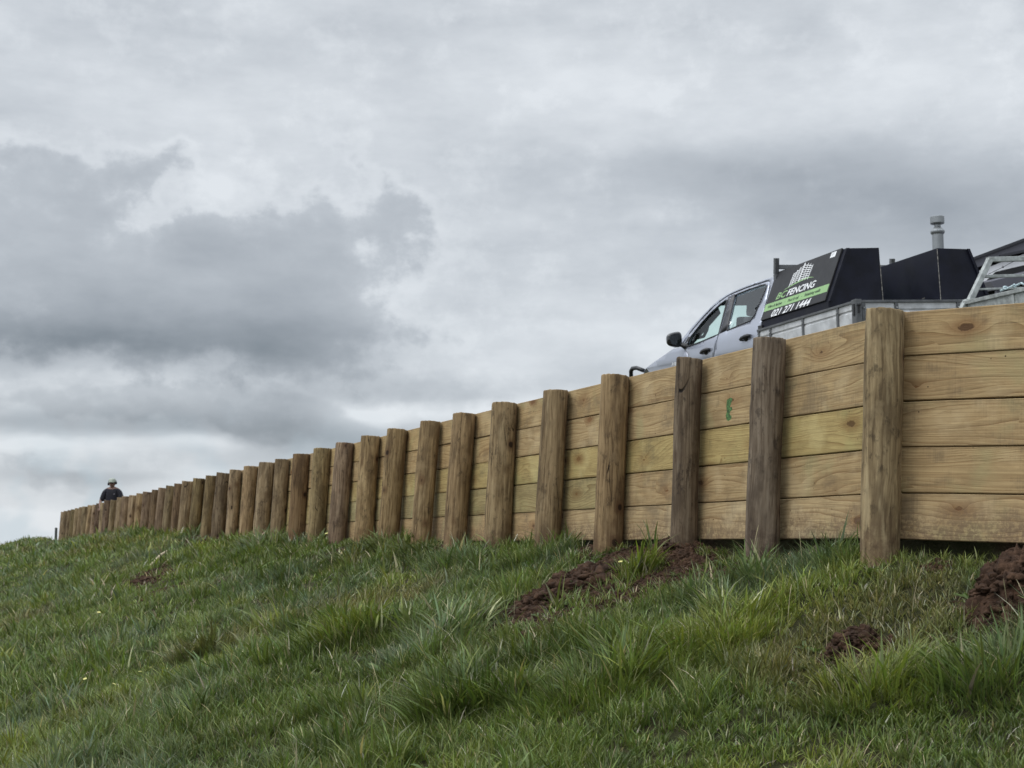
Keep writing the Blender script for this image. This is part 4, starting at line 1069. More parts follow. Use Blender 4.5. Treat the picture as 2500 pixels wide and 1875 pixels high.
bm = bmesh.new(); add_bar(bm, (hx0, 26.34, rz(hx0) + .06), (15, 26.34, rz(15) + .06), .06, .05); add_bar(bm, (9.06, 26.33, 5.34), (13, 26.33, 6.2), .05, .045)
hobj('roof_edge', bm, gut, roof)
# black sheet (window plus painted verandah shade) and verandah roof under the high side
bm = bmesh.new(); add_prism(bm, [(8.60, 26.42, 3.2), (13, 26.42, 3.2), (13, 26.42, 6.0), (9.0, 26.42, 5.06), (8.72, 26.42, 4.80), (8.60, 26.42, 4.6)], [(8.60, 26.5, 3.2), (13, 26.5, 3.2), (13, 26.5, 6.0), (9.0, 26.5, 5.06), (8.72, 26.5, 4.80), (8.60, 26.5, 4.6)])
hobj('window', bm, dark)
bm = bmesh.new(); add_prism(bm, [(8.47, 25.2, 4.645), (13, 25.2, 5.78), (13, 25.2, 5.60), (8.57, 25.2, 4.49)], [(8.47, 26.38, 4.80), (13, 26.38, 5.93), (13, 26.38, 5.75), (8.57, 26.38, 4.64)])
vr = hobj('verandah_roof', bm, rfm)
for x_, h_ in ((8.66, 4.5), (12.8, 5.55)):
    bm = bmesh.new(); add_box(bm, (x_, 25.30, (h_ + gz) / 2), (.12, .12, h_ - gz)); hobj('verandah_post', bm, rfm)
bm = bmesh.new(); add_lathe(bm, [(.106, 4.6), (.106, 5.98), (.112, 5.99), (.132, 6.02), (.134, 6.045), (.112, 6.075), (.085, 6.11), (.062, 6.13), (.060, 6.175), (.085, 6.19), (.128, 6.195), (.132, 6.205), (.132, 6.325), (.122, 6.335), (.02, 6.33)], 32, (7.98, 26.6, -.17))
for v in bm.verts: pass
st = pbr('stainless_flue', (.24, .255, .265), .38, .5, .5, .1, 3., dirt=(.36, .35, .34, .4))
hobj('chimney', bm, st, None, smooth=False)

# ------------------------------------------------------------------ worker behind the wall
PX, PY = -10.60, 37.75; PZ = float(zground(np.array([PX]), np.array([PY]))[0])
person = empty('person', (PX, PY, PZ - .03)); tag(person, 'worker in dark polo shirt, pale hard hat and ear muffs, behind the wall', 'person')
def skin_mesh(name, verts, edges, radii, mat, parent, levels=2, root=0):
    me = bpy.data.meshes.new(name); me.from_pydata(verts, edges, []); me.update()
    o = bpy.data.objects.new(name, me); C.objects.link(o)
    sm_ = o.modifiers.new('s', 'SKIN'); sm_.use_smooth_shade = True
    for i_, r in enumerate(radii):
        sv_ = me.skin_vertices[0].data[i_]; sv_.radius = (r, r) if not isinstance(r, tuple) else r
        sv_.use_root = (i_ == root)
    ss_ = o.modifiers.new('d', 'SUBSURF'); ss_.levels = levels; ss_.render_levels = levels
    bpy.context.view_layer.update()
    m2 = bpy.data.meshes.new_from_object(o.evaluated_get(bpy.context.evaluated_depsgraph_get()))
    bpy.data.objects.remove(o); bpy.data.meshes.remove(me)
    m2.name = name
    return link_mesh(name, m2, mat, parent, True)
skinm = pbr('skin', (.19, .11, .085), .6, var=.1)
shirtm = pbr('navy_shirt', (.010, .010, .016), .9, var=.3)
trs = pbr('dark_trousers', (.03, .035, .05), .9)
# body faces the camera (-Y); left-right = X
H_ = 1.73
def sc(L_): return [(x * H_ / 1.78, y * H_ / 1.78, z * H_ / 1.78) for x, y, z in L_]
BV = [(0, 0, .95), (0, .0, 1.12), (0, .0, 1.30), (0, .0, 1.44), (0, -.012, 1.52), (.10, 0, 1.43), (.185, 0, 1.40), (.25, -.03, 1.26), (.295, -.07, 1.12), (.265, -.17, 1.0), (.24, -.25, .93),
      (-.10, 0, 1.43), (-.185, 0, 1.40), (-.25, -.03, 1.26), (-.30, -.06, 1.12), (-.275, -.16, .99), (-.25, -.23, .92),
      (.095, 0, .90), (.105, 0, .50), (.11, .01, .09), (.12, -.10, .04), (-.095, 0, .90), (-.11, -.02, .50), (-.115, .01, .09), (-.13, -.10, .04)]
BE = [(0, 1), (1, 2), (2, 3), (3, 4), (3, 5), (5, 6), (6, 7), (7, 8), (8, 9), (9, 10), (3, 11), (11, 12), (12, 13), (13, 14), (14, 15), (15, 16), (0, 17), (17, 18), (18, 19), (19, 20), (0, 21), (21, 22), (22, 23), (23, 24)]
BR = [(.15, .11), (.145, .105), (.165, .115), (.12, .09), .055, (.075, .07), .062, .050, .042, .036, .028, (.075, .07), .062, .050, .042, .036, .028, .085, .058, .042, .034, .085, .058, .042, .034]
body = skin_mesh('body', sc(BV), BE, BR, skinm, person)
# hands with fingers
for s_ in (1, -1):
    hx_, hy_, hz_ = sc([(.235 * s_, -.24, .93)])[0]
    hv = [(hx_, hy_, hz_), (hx_ - .005 * s_, hy_ - .05, hz_ - .02), (hx_ - .01 * s_, hy_ - .085, hz_ - .03)]; he = [(0, 1), (1, 2)]; hr = [.026, (.036, .016), (.036, .014)]
    for fi, (dx_, ln) in enumerate(((-.030, .065), (-.010, .078), (.010, .073), (.029, .058))):
        b0 = len(hv); hv += [(hx_ + dx_, hy_ - .10, hz_ - .034), (hx_ + dx_ * 1.1, hy_ - .10 - ln * .5, hz_ - .05), (hx_ + dx_ * 1.1, hy_ - .10 - ln * .75, hz_ - .05 - ln * .45)]
        he += [(2, b0), (b0, b0 + 1), (b0 + 1, b0 + 2)]; hr += [.0095, .0085, .0075]
    b0 = len(hv); hv += [(hx_ - .045 * s_, hy_ - .06, hz_ - .03), (hx_ - .06 * s_, hy_ - .09, hz_ - .045)]; he += [(1, b0), (b0, b0 + 1)]; hr += [.011, .009]
    skin_mesh('hand', hv, he, hr, skinm, person, 1)
# shirt, a little larger than the body, with short sleeves and a collar
SV = sc([(0, 0, .80), (0, 0, 1.05), (0, 0, 1.27), (0, .004, 1.40), (.11, 0, 1.41), (.195, -.005, 1.375), (.275, -.045, 1.10), (-.11, 0, 1.41), (-.195, -.005, 1.375), (-.275, -.045, 1.10), (0, .005, 1.49)])
shirt = skin_mesh('shirt', SV, [(0, 1), (1, 2), (2, 3), (3, 4), (4, 5), (5, 6), (3, 7), (7, 8), (8, 9), (3, 10)], [(.185, .14), (.19, .14), (.205, .145), (.16, .12), (.10, .095), (.092, .085), (.085, .08), (.10, .095), (.092, .085), (.085, .08), (.088, .08)], shirtm, person)
skin_mesh('trousers', sc([(0, 0, .98), (.10, 0, .88), (.108, 0, .50), (.112, .01, .10), (-.10, 0, .88), (-.113, -.02, .50), (-.117, .01, .10)]), [(0, 1), (1, 2), (2, 3), (0, 4), (4, 5), (5, 6)], [(.165, .12), .098, .075, .065, .098, .075, .065], trs, person, 1)
bm = bmesh.new(); add_tube(bm, [(.075 * math.cos(a), -.0 + .07 * math.sin(a), 1.415 - .03 * math.sin(-a) * (1 if math.sin(a) < 0 else 0)) for a in np.linspace(-math.pi / 2 + .35, 1.5 * math.pi - .35, 20)], .014, 8); obj('collar', bm, shirtm, shirt, smooth=True)
bm = bmesh.new(); add_box(bm, (.085, -.135, 1.27), (.04, .006, .022)); obj('chest_logo', bm, pbr('grey_logo', (.16, .15, .17), .8), shirt)
# head with face
bm = bmesh.new(); bmesh.ops.create_uvsphere(bm, u_segments=32, v_segments=24, radius=1)
hc = Vector((.0, -.03, 1.565 * H_ / 1.78 + .03))
for v in bm.verts:
    p = v.co.copy(); x_, y_, z_ = p.x * .076, p.y * .096, p.z * .118
    if z_ < 0: x_ *= 1 - .28 * (-z_ / .118) ** 1.6; y_ = y_ * (1 - .15 * (-z_ / .118)) - .012 * (-z_ / .118)
    if p.y < -.3:
        y_ -= .026 * math.exp(-((x_ / .014) ** 2 + ((z_ + .018) / .022) ** 2))                        # nose
        y_ += .010 * (math.exp(-(((x_ - .032) / .016) ** 2 + ((z_ - .006) / .013) ** 2)) + math.exp(-(((x_ + .032) / .016) ** 2 + ((z_ - .006) / .013) ** 2)))
        y_ -= .006 * math.exp(-((x_ / .022) ** 2 + ((z_ + .058) / .008) ** 2)); y_ -= .008 * math.exp(-((x_ / .02) ** 2 + ((z_ + .098) / .02) ** 2))
    v.co = hc + Vector((x_, y_, z_))
head = obj('head', bm, skinm, person, smooth=True)
bm = bmesh.new()
for s_ in (1, -1):
    b2 = bmesh.new(); bmesh.ops.create_uvsphere(b2, u_segments=12, v_segments=8, radius=.012, matrix=Matrix.Translation(hc + Vector((s_ * .032, -.083, .005))))
    obj('eye', b2, bpy.data.materials.get('eye_dark') or pbr('eye_dark', (.05, .035, .03), .3), head, smooth=True)
    b2 = bmesh.new(); bmesh.ops.create_uvsphere(b2, u_segments=12, v_segments=8, radius=.02, matrix=Matrix.Translation(hc + Vector((s_ * .078, .01, -.005))) @ Matrix.Diagonal((.35, .8, 1.4, 1))); obj('ear', b2, skinm, head, smooth=True)
bm.free()
eye_m = pbr('eye_dark', (.05, .035, .03), .3)
bm = bmesh.new(); add_box(bm, hc + Vector((0, -.088, -.056)), (.045, .01, .006)); obj('mouth', bm, pbr('lips', (.20, .08, .07), .6), head, bevel=.002)
bm = bmesh.new()
add_lathe(bm, [(.100, .030), (.107, .034), (.103, .05), (.100, .075), (.090, .110), (.070, .132), (.035, .144), (.002, .146)], 32)
bmesh.ops.create_cone(bm, cap_ends=True, segments=24, radius1=.085, radius2=.075, depth=.008, matrix=Matrix.Translation((0, -.068, .034)))
for v in bm.verts: v.co = hc + Vector((v.co.x * .95, v.co.y * 1.1, v.co.z - .002 - .10 * (-v.co.x) * .2))
obj('hard_hat', bm, pbr('pale_helmet', (.30, .33, .28), .5, var=.12), person, smooth=True)
for s_ in (1, -1):
    bm = bmesh.new(); bmesh.ops.create_uvsphere(bm, u_segments=16, v_segments=10, radius=1, matrix=Matrix.Translation(hc + Vector((s_ * .100, .0, .004 + .014 * s_))) @ Matrix.Diagonal((.026, .036, .043, 1)))
    add_bar(bm, hc + Vector((s_ * .105, 0, .03)), hc + Vector((s_ * .10, 0, .075)), .014, .008, (0, 1, 0))
    obj('ear_muff', bm, blackpl, person, smooth=True)

# ------------------------------------------------------------------ lone fence post past the end of the wall
bm = bmesh.new(); add_tube(bm, [(0, 0, -.4), (.01, 0, .3), (.0, .01, .98), (.004, .01, 1.0)], [.052, .05, .047, .040], 14)
fpX, fpY = -16.93, 53.0; fz = float(zground(np.array([fpX]), np.array([fpY]))[0])
fp = obj('fence_post', bm, pbr('weathered_dark_timber', (.045, .05, .045), .9, var=.35, scale=12.), None, smooth=True)
fp.location = (fpX, fpY, .60 - 1.0); tag(fp, 'thin dark fence post standing alone in the grass beyond the far end of the wall', 'fence post')

# ------------------------------------------------------------------ loose soil, heap and turf clod
soilm, k, b = material('dug_soil')
tc = k.n.new("ShaderNodeTexCoord").outputs['Object']
sc_ = k.ramp(k.noise(tc, 16., 5., .7), [(.30, (.016, .009, .006)), (.5, (.046, .025, .015)), (.72, (.098, .055, .033))])
sc_ = k.mix(k.ss(k.noise(tc, 120., 3., .6), .55, .75, 0., .4), sc_, (.12, .075, .048))
k.put(b.inputs['Base Color'], sc_); b.inputs['Roughness'].default_value = .92; b.inputs['Specular IOR Level'].default_value = .2
k.put(b.inputs['Normal'], k.bump(k.noise(tc, 90., 5., .7), 1., .008))
bm = bmesh.new(); bmesh.ops.create_icosphere(bm, subdivisions=2, radius=1); bm.verts.ensure_lookup_table()
ICO = np.array([v.co[:] for v in bm.verts]); ICF = np.array([[v.index for v in f.verts] for f in bm.faces]); bm.free()
def clods(name, cx_, cy_, cz_, rad, sq_=.7, seed=0):
    n = len(cx_); g = np.random.default_rng(seed); V_ = []
    ang = g.uniform(0, 6.28, n); asp = g.uniform(.7, 1.35, (n, 3))
    P = ICO[None] * asp[:, None, :]
    ph = g.uniform(0, 50, (n, 1)); q = ICO[None] * 1.
    wob = 1 + g.uniform(-.34, .34, (n, len(ICO))) + .28 * np.sin(q[..., 0] * 2.7 + ph) * np.sin(q[..., 1] * 3.1 + ph * 1.7) + .22 * np.sin(q[..., 2] * 4.3 + ph * .6 + q[..., 0] * 3) + .10 * np.sin(q[..., 1] * 9 + ph * 3)
    P = P * wob[..., None]; P[..., 2] *= sq_
    c_, s_ = np.cos(ang)[:, None], np.sin(ang)[:, None]
    X_ = (P[..., 0] * c_ - P[..., 1] * s_) * rad[:, None] + cx_[:, None]; Y_ = (P[..., 0] * s_ + P[..., 1] * c_) * rad[:, None] + cy_[:, None]
    Z_ = P[..., 2] * rad[:, None] + cz_[:, None]
    co = np.stack([X_, Y_, Z_], -1).reshape(-1, 3)
    tr = (ICF[None] + (np.arange(n) * len(ICO))[:, None, None]).reshape(-1, 3)
    return np_mesh(name, co, np.zeros((0, 4), int), tr)
xs, ys, rs_ = [], [], []
for (cx_, cy_, rx, ry, a, kk) in BARE:
    area = rx * ry * 3.14; near = max(.5, min(1.5, 8 / cy_))
    n = int(area * 8500 * kk * (near ** 2)) + 6
    qx = rng.normal(0, .5, n) * rx; qy = rng.normal(0, .5, n) * ry
    X_ = cx_ + qx * math.cos(a) - qy * math.sin(a); Y_ = cy_ + qx * math.sin(a) + qy * math.cos(a)
    keep = rng.random(n) < bare(X_, Y_) + .08
    xs.append(X_[keep]); ys.append(Y_[keep]); rs_.append((.003 + .014 * rng.random(keep.sum()) ** 3.2) * (1. if cy_ < 10 else 1.7))
xs, ys, rs_ = map(np.concatenate, (xs, ys, rs_))
tt, _ = wall_ts(xs, ys); kp = tt > -.02; xs, ys, rs_ = xs[kp], ys[kp], rs_[kp]
me = clods('loose_soil', xs, ys, zground(xs, ys) + rs_ * .25, rs_, .75, 3)
tag(link_mesh('loose_soil', me, soilm, smooth=False), 'loose brown crumbs of soil dug from the post holes', 'soil', kind='stuff')

def heap(name, x, y, rx, ry, h, seed, lab, cat, rough=1., ang=0.):
    o0 = empty(name, (x, y, float(zground(np.array([x]), np.array([y]))[0]))); tag(o0, lab, cat)
    n = 150; u = np.linspace(-1.15, 1.15, n); UU_, VV_ = np.meshgrid(u, u, indexing='ij')
    r = np.hypot(UU_, VV_); lx = UU_ * rx; ly = VV_ * ry
    wx = x + lx * math.cos(ang) - ly * math.sin(ang); wy = y + lx * math.sin(ang) + ly * math.cos(ang)
    edge = fbm(UU_ * 2.2 + seed, VV_ * 2.2, seed, 4) * .55
    prof = sstep(1.0, .25, r + edge)
    rid = 1 - np.abs(fbm(wx * 11, wy * 11, seed + 3, 4)) * 4
    z = zground(wx, wy) - .03 + prof * h * (1 + .5 * fbm(wx * 6, wy * 6, seed + 1, 3)) + prof ** .5 * rough * (.026 * rid * .6 + .075 * fbm(wx * 16, wy * 16, seed + 5, 4) + .055 * fbm(wx * 42, wy * 42, seed + 6, 3) + .022 * fbm(wx * 110, wy * 110, seed + 8, 2))
    me = grid_mesh(name, u, u, wx - o0.location.x, wy - o0.location.y, z - o0.location.z)
    o = link_mesh('soil_body', me, soilm, o0, smooth=False)
    g = np.random.default_rng(seed); m = 170
    m = 1100; a = g.uniform(0, 6.28, m); q = g.random(m) ** .6 * .95; cx_ = rx * q * np.cos(a); cy_ = ry * q * np.sin(a)
    X_ = x + cx_ * math.cos(ang) - cy_ * math.sin(ang); Y_ = y + cx_ * math.sin(ang) + cy_ * math.cos(ang)
    rad = (.003 + .024 * g.random(m) ** 5.5) * (rx / .25) ** .5
    Z_ = zground(X_, Y_) + sstep(1.05, .3, q) * h * .95 - .01
    me = clods('lump', X_ - o0.location.x, Y_ - o0.location.y, Z_ - o0.location.z, rad, .8, seed)
    lo = link_mesh('lump', me, soilm, o0, smooth=False); lo['kind'] = 'stuff'
    return o0
heap('soil_heap', 2.05, 5.64, .29, .30, .20, 31, 'large heap of dug brown earth at the right, below the last bay of boards', 'soil heap', 1.2)
heap('turf_clod', 1.34, 5.64, .145, .12, .10, 57, 'single brown clod of earth lying in the grass below the corner post', 'clod', .7, .3)
heap('soil_heap', .38, 8.08, .44, .36, .055, 77, 'spread mound of dark crumbly earth on the grass below the third and fourth posts', 'soil heap', .8, .9)
heap('soil_heap', .93, 8.30, .20, .22, .06, 91, 'small pile of brown earth round the foot of the third post', 'soil heap', .8)

# ------------------------------------------------------------------ stick and flowers
bm = bmesh.new(); sp0, sp1 = Vector((-4.78, 18.9, 0)), Vector((-5.05, 20.9, 0))
sp0.z = float(zground(np.array([sp0.x]), np.array([sp0.y]))[0]) + .05; sp1.z = float(zground(np.array([sp1.x]), np.array([sp1.y]))[0]) + .13
d_ = sp1 - sp0
add_tube(bm, [sp0 - sp0, d_ * .3 + Vector((.01, 0, .01)), d_ * .62 + Vector((-.008, 0, .012)), d_], [.012, .018, .02, .013], 7)
stk_ = obj('stick', bm, pbr('bare_stick', (.40, .34, .23), .85, scale=20.), smooth=False); stk_.location = sp0
tag(stk_, 'pale bare stick lying on the dug patch of the far slope', 'stick')
petal = pbr('yellow_petals', (.62, .58, .22), .7, var=.1); stem_m = pbr('flower_stem', (.08, .13, .04), .7)
FL = [(-2.49, 10.06), (-2.37, 9.22), (-2.33, 9.30), (-2.86, 9.76), (-2.53, 9.06), (-2.19, 9.12), (-1.94, 15.2), (-3.3, 10.9), (-4.0, 13.9), (-3.0, 12.2), (-5.3, 20.4), (.62, 8.0)]
fl0 = None
for i_, (x, y) in enumerate(FL):
    if fl0 is None:
        fl0 = empty('flower'); tag(fl0, 'small pale yellow flower in the grass slope', 'flower', 'small yellow flowers scattered in the grass')
        bm = bmesh.new()
        for q in range(12):
            a = q * math.pi / 6; r0, r1 = .004, .0155
            p = [(r0 * math.cos(a - .3), r0 * math.sin(a - .3), .0), (r1 * math.cos(a - .24), r1 * math.sin(a - .24), .006), (r1 * 1.12 * math.cos(a), r1 * 1.12 * math.sin(a), .005), (r1 * math.cos(a + .24), r1 * math.sin(a + .24), .006), (r0 * math.cos(a + .3), r0 * math.sin(a + .3), .0)]
            add_prism(bm, p, [(c_[0], c_[1], c_[2] - .001) for c_ in p])
        add_lathe(bm, [(.001, -.002), (.006, 0), (.006, .004), (.001, .006)], 10)
        pe = obj('petals', bm, petal, fl0); pe.location = (0, 0, .12)
        bm = bmesh.new(); add_tube(bm, [(0, 0, -.02), (.004, 0, .06), (0, 0, .119)], .0014, 5); obj('stem', bm, stem_m, fl0)
        o = fl0
    else:
        o = fl0.copy(); C.objects.link(o)
        for ch in list(fl0.children): c_ = ch.copy(); C.objects.link(c_); c_.parent = o
    o.location = (x, y, float(zground(np.array([x]), np.array([y]))[0]))
    o.rotation_euler = (random.uniform(-.1, .7), random.uniform(-.4, .4), random.uniform(0, 6))
    s_ = .8 if y < 11 else 1.1; o.scale = (s_, s_, s_)

# ------------------------------------------------------------------ grass
gm, k, b = material('grass_blades')
out = [n for n in k.n if n.type == 'OUTPUT_MATERIAL'][0]
ga = k.n.new("ShaderNodeAttribute"); ga.attribute_name = 'tint'
k.put(b.inputs['Base Color'], ga.outputs['Color']); b.inputs['Roughness'].default_value = .55; b.inputs['Specular IOR Level'].default_value = .35
trn = k.n.new("ShaderNodeBsdfTranslucent"); k.put(trn.inputs[0], k.mix(1., ga.outputs['Color'], (1.15, 1.25, .65), 'MULTIPLY'))
mx = k.n.new("ShaderNodeMixShader"); mx.inputs[0].default_value = .28
k.l.new(b.outputs[0], mx.inputs[1]); k.l.new(trn.outputs[0], mx.inputs[2]); k.l.new(mx.outputs[0], out.inputs[0])

TUSS = [  # x, y, radius, extra height, hue shift (0 green, 1 blue-grey, 2 brown, 3 bright yellow-green, 4 dark)
    (1.18, 8.0, .14, 1.2, 0), (.98, 8.35, .10, 1.3, 4), (1.62, 6.75, .16, .7, 0), (1.5, 6.9, .12, .6, 1), (.72, 8.0, .13, 1.2, 3), (.62, 8.05, .10, 1.0, 0),
    (-.49, 10.9, .22, 1.2, 1), (-.30, 10.6, .15, 1.0, 1), (-.44, 7.78, .26, 1.0, 1), (-.60, 7.6, .2, .8, 1), (-2.19, 9.85, .20, 1.5, 2), (-2.10, 9.95, .14, 1.2, 4),
    (-3.51, 11.64, .12, 1.1, 2), (-3.25, 11.5, .13, 1.2, 2), (-1.81, 10.5, .20, .9, 3), (-1.4, 9.6, .16, .9, 4), (-3.0, 8.4, .3, .5, 1), (-4.5, 24.5, .8, .9, 1), (-5.6, 27., .9, 1.0, 1),
    (-3.2, 17.6, .30, 1.0, 1), (-1.5, 13.2, .3, 1.0, 4), (-1.05, 12.9, .25, 1.3, 0), (-2.1, 15.6, .4, 1.0, 0), (-3.0, 17.2, .35, .8, 0), (.15, 9.7, .16, 1.2, 0), (-.75, 12.1, .15, 1.4, 4),
    (1.95, 6.95, .16, 1.4, 0), (2.1, 6.5, .15, .9, 0), (1.3, 5.2, .22, .8, 3), (.3, 6.0, .3, .7, 0), (.9, 6.3, .25, .6, 3), (-.2, 6.4, .25, .6, 4), (1.7, 5.0, .2, .9, 0), (2.0, 5.35, .14, 1.3, 4), (-1., 8.6, .25, .6, 3), (.1, 7.4, .2, .8, 0)]
COLS = np.array([[.128, .166, .036], [.152, .190, .092], [.205, .168, .070], [.225, .250, .046], [.062, .086, .020], [.46, .40, .23], [.172, .208, .056]])

def scatter():
    Xs, Ys = [], []
    for (y0, y1, dens, lm, rm) in ((2.3, 4.5, 760, -.56, .62), (4.5, 7, 740, -.50, .56), (7, 10, 460, -.47, .45), (10, 14, 215, -.45, .2), (14, 20, 140, -.45, .05), (20, 30, 84, -.45, 0.), (30, 45, 46, -.44, -.1), (45, 66, 27, -.43, -.25)):
        xa, xb = lm * y1, rm * y1
        n = int((xb - xa) * (y1 - y0) * dens)
        X_ = rng.uniform(xa, xb, n); Y_ = rng.uniform(y0, y1, n)
        ok = (X_ > lm * Y_) & (X_ < rm * Y_); Xs.append(X_[ok]); Ys.append(Y_[ok])
    X_, Y_ = np.concatenate(Xs), np.concatenate(Ys)
    t, s = wall_ts(X_, Y_); ok = (t > .0) & (t < 9)
    X_, Y_ = X_[ok], Y_[ok]
    br = bare(X_, Y_); ok = rng.random(len(X_)) > br * 1.02 - .015
    # thin, grazed patches
    return X_[ok], Y_[ok]
TX, TY = scatter()
ex, ey = [], []
for (x, y, r, h, hue) in TUSS:
    n = int(r * r * 3.14 * (330 if y < 12 else 150)) + 8
    a = rng.uniform(0, 6.28, n); q = r * np.sqrt(rng.random(n)); ex.append(x + q * np.cos(a)); ey.append(y + q * np.sin(a))
ex, ey = np.concatenate(ex), np.concatenate(ey); t_, _ = wall_ts(ex, ey); ex, ey = ex[t_ > .0], ey[t_ > .0]
TX = np.concatenate([TX, ex]); TY = np.concatenate([TY, ey])
nT = len(TX)
lod = np.clip(TY / 6.5, 1, None)
bpt = np.clip((15 / lod ** .25), 8, 15).astype(int)
idx = np.repeat(np.arange(nT), bpt); nB = len(idx)
tuft_r = rng.uniform(.012, .035, nT) * lod ** .8
a = rng.uniform(0, 2 * np.pi, nB); q = np.sqrt(rng.random(nB)) * tuft_r[idx]
BX = TX[idx] + q * np.cos(a); BY = TY[idx] + q * np.sin(a)
ts_ = wall_ts(BX, BY)
ok = ts_[0] > .0; BX, BY, a, q, idx = BX[ok], BY[ok], a[ok], q[ok], idx[ok]; ts_ = (ts_[0][ok], ts_[1][ok]); nB = len(BX)
BZ = zground(BX, BY, ts_) - .006
L_ = lod[idx]
hf = fbm(BX * 1.3, BY * 1.3, 41, 3); hf2 = fbm(BX * 4.2, BY * 4.2, 43, 2)
H_b = (.048 + .055 * sstep(-.12, .30, hf) + .075 * sstep(-.02, .28, hf2)) * (.45 + .85 * rng.random(nB) ** 1.3) * rng.choice([1., 1., 1., 1.35], nB)
hue = np.zeros(nB, int); patch = fbm(BX * .8 + 7, BY * .8, 51, 4); patch2 = fbm(BX * 2.6, BY * 2.6, 53, 3)
rr = rng.random(nB)
W6 = np.clip(patch * 4 + .35, 0, 1)
col = COLS[0] * (1 - W6)[:, None] + COLS[6] * W6[:, None]
w1 = sstep(-.02, .18, fbm(BX * .9 + 30, BY * .9, 57, 4)) * .9; col = col * (1 - w1)[:, None] + COLS[1] * w1[:, None]
w3 = sstep(.06, .24, fbm(BX * 1.1 + 60, BY * 1.1, 61, 4)) * .8; col = col * (1 - w3)[:, None] + COLS[3] * w3[:, None]
w4 = sstep(.05, .25, patch2) * .7; col = col * (1 - w4)[:, None] + COLS[4] * w4[:, None]
w2 = sstep(.10, .28, fbm(BX * .7 + 90, BY * .7, 67, 4)) * .65; col = col * (1 - w2)[:, None] + COLS[2] * w2[:, None]
comb_a = fbm(BX * .6, BY * .6, 71, 2) * 5 - 2.2
rad_k = np.ones(nB)
for (x, y, r, h, hu) in TUSS:
    dd = np.hypot(BX - x, BY - y) / r; m_ = np.exp(-dd ** 3 * .8)
    H_b = H_b * (1 + h * m_ * .34)
    cc = COLS[hu]; mm = (m_ * .6)[:, None]; col = col * (1 - mm) + cc * mm
    # blades fountain outwards from the middle of the tussock
    inn = dd < 1.3; a[inn] = np.arctan2(BY[inn] - y, BX[inn] - x) + rng.normal(0, 1.0, inn.sum()); rad_k[inn] = 1.2
nearsoil = bare(BX, BY); H_b *= 1 - .45 * nearsoil
dead = rr < (.05 + .10 * sstep(.05, .3, fbm(BX * 3, BY * 3, 73, 3)) + .25 * nearsoil)
col[dead] = COLS[5] * rng.uniform(.55, 1.1, (dead.sum(), 1))
tuft_b = rng.uniform(.72, 1.3, nT)[idx]
col = col * (tuft_b * rng.uniform(.62, 1.42, nB))[:, None]
col *= .90 * np.stack([rng.uniform(.82, 1.12, nB), np.ones(nB), rng.uniform(.9, 1.45, nB)], -1)
H_b *= np.where(L_ > 1, 1 + .10 * (L_ - 1), 1) ; H_b = np.minimum(H_b, .42)
W_b = rng.uniform(.0028, .0070, nB) * L_ ** .72 * (1 + 1.2 * (H_b > .2))
lean = rng.uniform(.0, .95, nB) * rad_k; curl = rng.uniform(.0, 1.15, nB) * rad_k ** .5
ca_, sa_2 = np.cos(a), np.sin(a)
gx_ = np.cos(comb_a) * .25; gy_ = np.sin(comb_a) * .25
dxb, dyb = ca_ + gx_ - .10, sa_2 + gy_ - .06
nn = np.hypot(dxb, dyb) + 1e-6; dxb, dyb = dxb / nn, dyb / nn
tw = np.arctan2(dyb, dxb) + np.pi / 2 + rng.normal(0, .6, nB)
wx, wy = np.cos(tw), np.sin(tw)
levels = [(0., 1.), (.33, .95), (.68, .62), (1., 0.)]
vs_ = []
for t, wd in levels:
    hor = H_b * (lean * t + curl * t * t * .9) * .62
    ver = H_b * (t - .34 * (lean + curl) * .62 * t * t)
    cx_, cy_, cz_ = BX + dxb * hor, BY + dyb * hor, BZ + ver
    if wd > 0:
        hw = W_b * wd / 2
        vs_.append(np.stack([cx_ - wx * hw, cy_ - wy * hw, cz_], -1)); vs_.append(np.stack([cx_ + wx * hw, cy_ + wy * hw, cz_], -1))
    else: vs_.append(np.stack([cx_, cy_, cz_], -1))
co = np.stack(vs_, 1).reshape(-1, 3)
# broad-leaved weeds in rosettes among the grass
nR = 240
wy0 = 3.2 + 11 * rng.random(nR) ** 1.3; wx0 = rng.uniform(-.46, .42, nR) * wy0
leaf_n = 8; wi = np.repeat(np.arange(nR), leaf_n); lx, ly = wx0[wi], wy0[wi]
tsr = wall_ts(lx, ly); okr = tsr[0] > .15; wi, lx, ly = wi[okr], lx[okr], ly[okr]; lz = zground(lx, ly) + .01
la = rng.uniform(0, 6.28, len(wi)); ll = (rng.uniform(.05, .11, nR)[wi]) * rng.uniform(.6, 1.1, len(wi)); lw = ll * rng.uniform(.12, .26, len(wi))
cl_ = np.array([.075, .115, .032])[None] * rng.uniform(.7, 1.35, len(wi))[:, None]
ddx, ddy = np.cos(la), np.sin(la); lv = []
up_k = rng.uniform(.25, .9, len(wi))
for t, wd in ((0., .18), (.40, 1.), (.78, .75), (1., 0.)):
    cx_, cy_, cz_ = lx + ddx * ll * t * .85, ly + ddy * ll * t * .85, lz + ll * up_k * t * (1.15 - .65 * t)
    hw = lw * wd / 2
    if wd > 0: lv.append(np.stack([cx_ + ddy * hw, cy_ - ddx * hw, cz_ + hw * .3], -1)); lv.append(np.stack([cx_ - ddy * hw, cy_ + ddx * hw, cz_ - hw * .3], -1))
    else: lv.append(np.stack([cx_, cy_, cz_], -1))
co = np.concatenate([co, np.stack(lv, 1).reshape(-1, 3)]); col = np.concatenate([col, cl_]); nB += len(wi)
base_i = (np.arange(nB) * 7)[:, None]
quads = np.concatenate([base_i + np.array([[0, 1, 3, 2]]), base_i + np.array([[2, 3, 5, 4]])], 0)
tris = base_i + np.array([[4, 5, 6]])
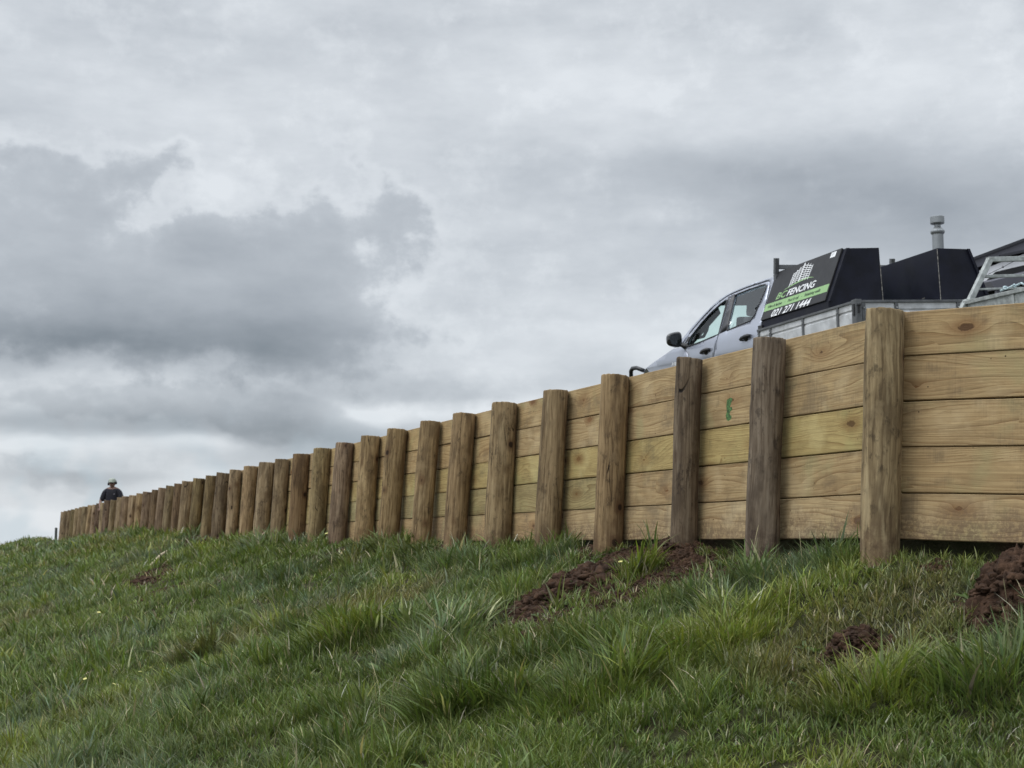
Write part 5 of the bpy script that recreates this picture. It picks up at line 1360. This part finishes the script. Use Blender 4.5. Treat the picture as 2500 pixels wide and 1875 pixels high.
me = bpy.data.meshes.new('grass')
me.vertices.add(len(co)); me.vertices.foreach_set('co', co.astype(np.float32).ravel())
li = np.concatenate([quads.ravel(), tris.ravel()]); me.loops.add(len(li)); me.loops.foreach_set('vertex_index', li.astype(np.int32))
nq = len(quads); me.polygons.add(nq + len(tris))
me.polygons.foreach_set('loop_start', np.concatenate([np.arange(nq) * 4, nq * 4 + np.arange(len(tris)) * 3]).astype(np.int32))
me.update(calc_edges=True)
at = me.attributes.new('tint', 'FLOAT_COLOR', 'POINT')
c4_ = np.concatenate([np.clip(col, .004, .6), np.ones((nB, 1))], 1); at.data.foreach_set('color', np.repeat(c4_, 7, axis=0).astype(np.float32).ravel())
print('blades', nB, 'tufts', nT)
tag(link_mesh('grass', me, gm, smooth=True), 'rough green pasture grass covering the slope below the wall', 'grass', kind='stuff')

# dry seed stalks standing above the sward
bm = bmesh.new(); g = np.random.default_rng(5)
STK = [(-1.62, 11.4), (-1.5, 11.2), (-3.9, 13.4), (-3.8, 13.5), (.2, 7.2), (.05, 7.0), (.35, 6.9), (-.6, 6.7), (1.95, 5.4), (2.05, 5.5), (1.85, 5.35), (1.4, 6.9), (.1, 10.5), (-.2, 11.3), (-.25, 11.4), (-.15, 11.2), (1.1, 8.3), (-1.7, 9.2), (-.9, 8.)]
for _ in range(150): STK.append((float(g.uniform(-4.5, 2.6)), float(g.uniform(4.2, 14.))))
for (x, y) in STK:
    t_, s_ = wall_ts(np.array([x]), np.array([y]))
    if t_[0] < .12: continue
    z = float(zground(np.array([x]), np.array([y]))[0]); h = g.uniform(.12, .26); a_ = g.uniform(0, 6.28); l_ = g.uniform(.05, .6) * h
    p = [Vector((x + math.cos(a_) * l_ * q ** 1.8, y + math.sin(a_) * l_ * q ** 1.8, z + h * q * (1 - .15 * q * l_ / h))) for q in (0, .35, .7, .9, 1.)]
    th_ = .0010 * max(1, y / 7)
    add_tube(bm, p, [th_ * 1.1, th_, th_, th_ * 1.9, th_ * .6], 4)
tag(obj('seed_stalks', bm, pbr('dry_stalk', (.30, .26, .15), .8, var=.4, scale=2.), smooth=False), 'thin dry seed stalks standing in the grass', 'grass stalks', kind='stuff')
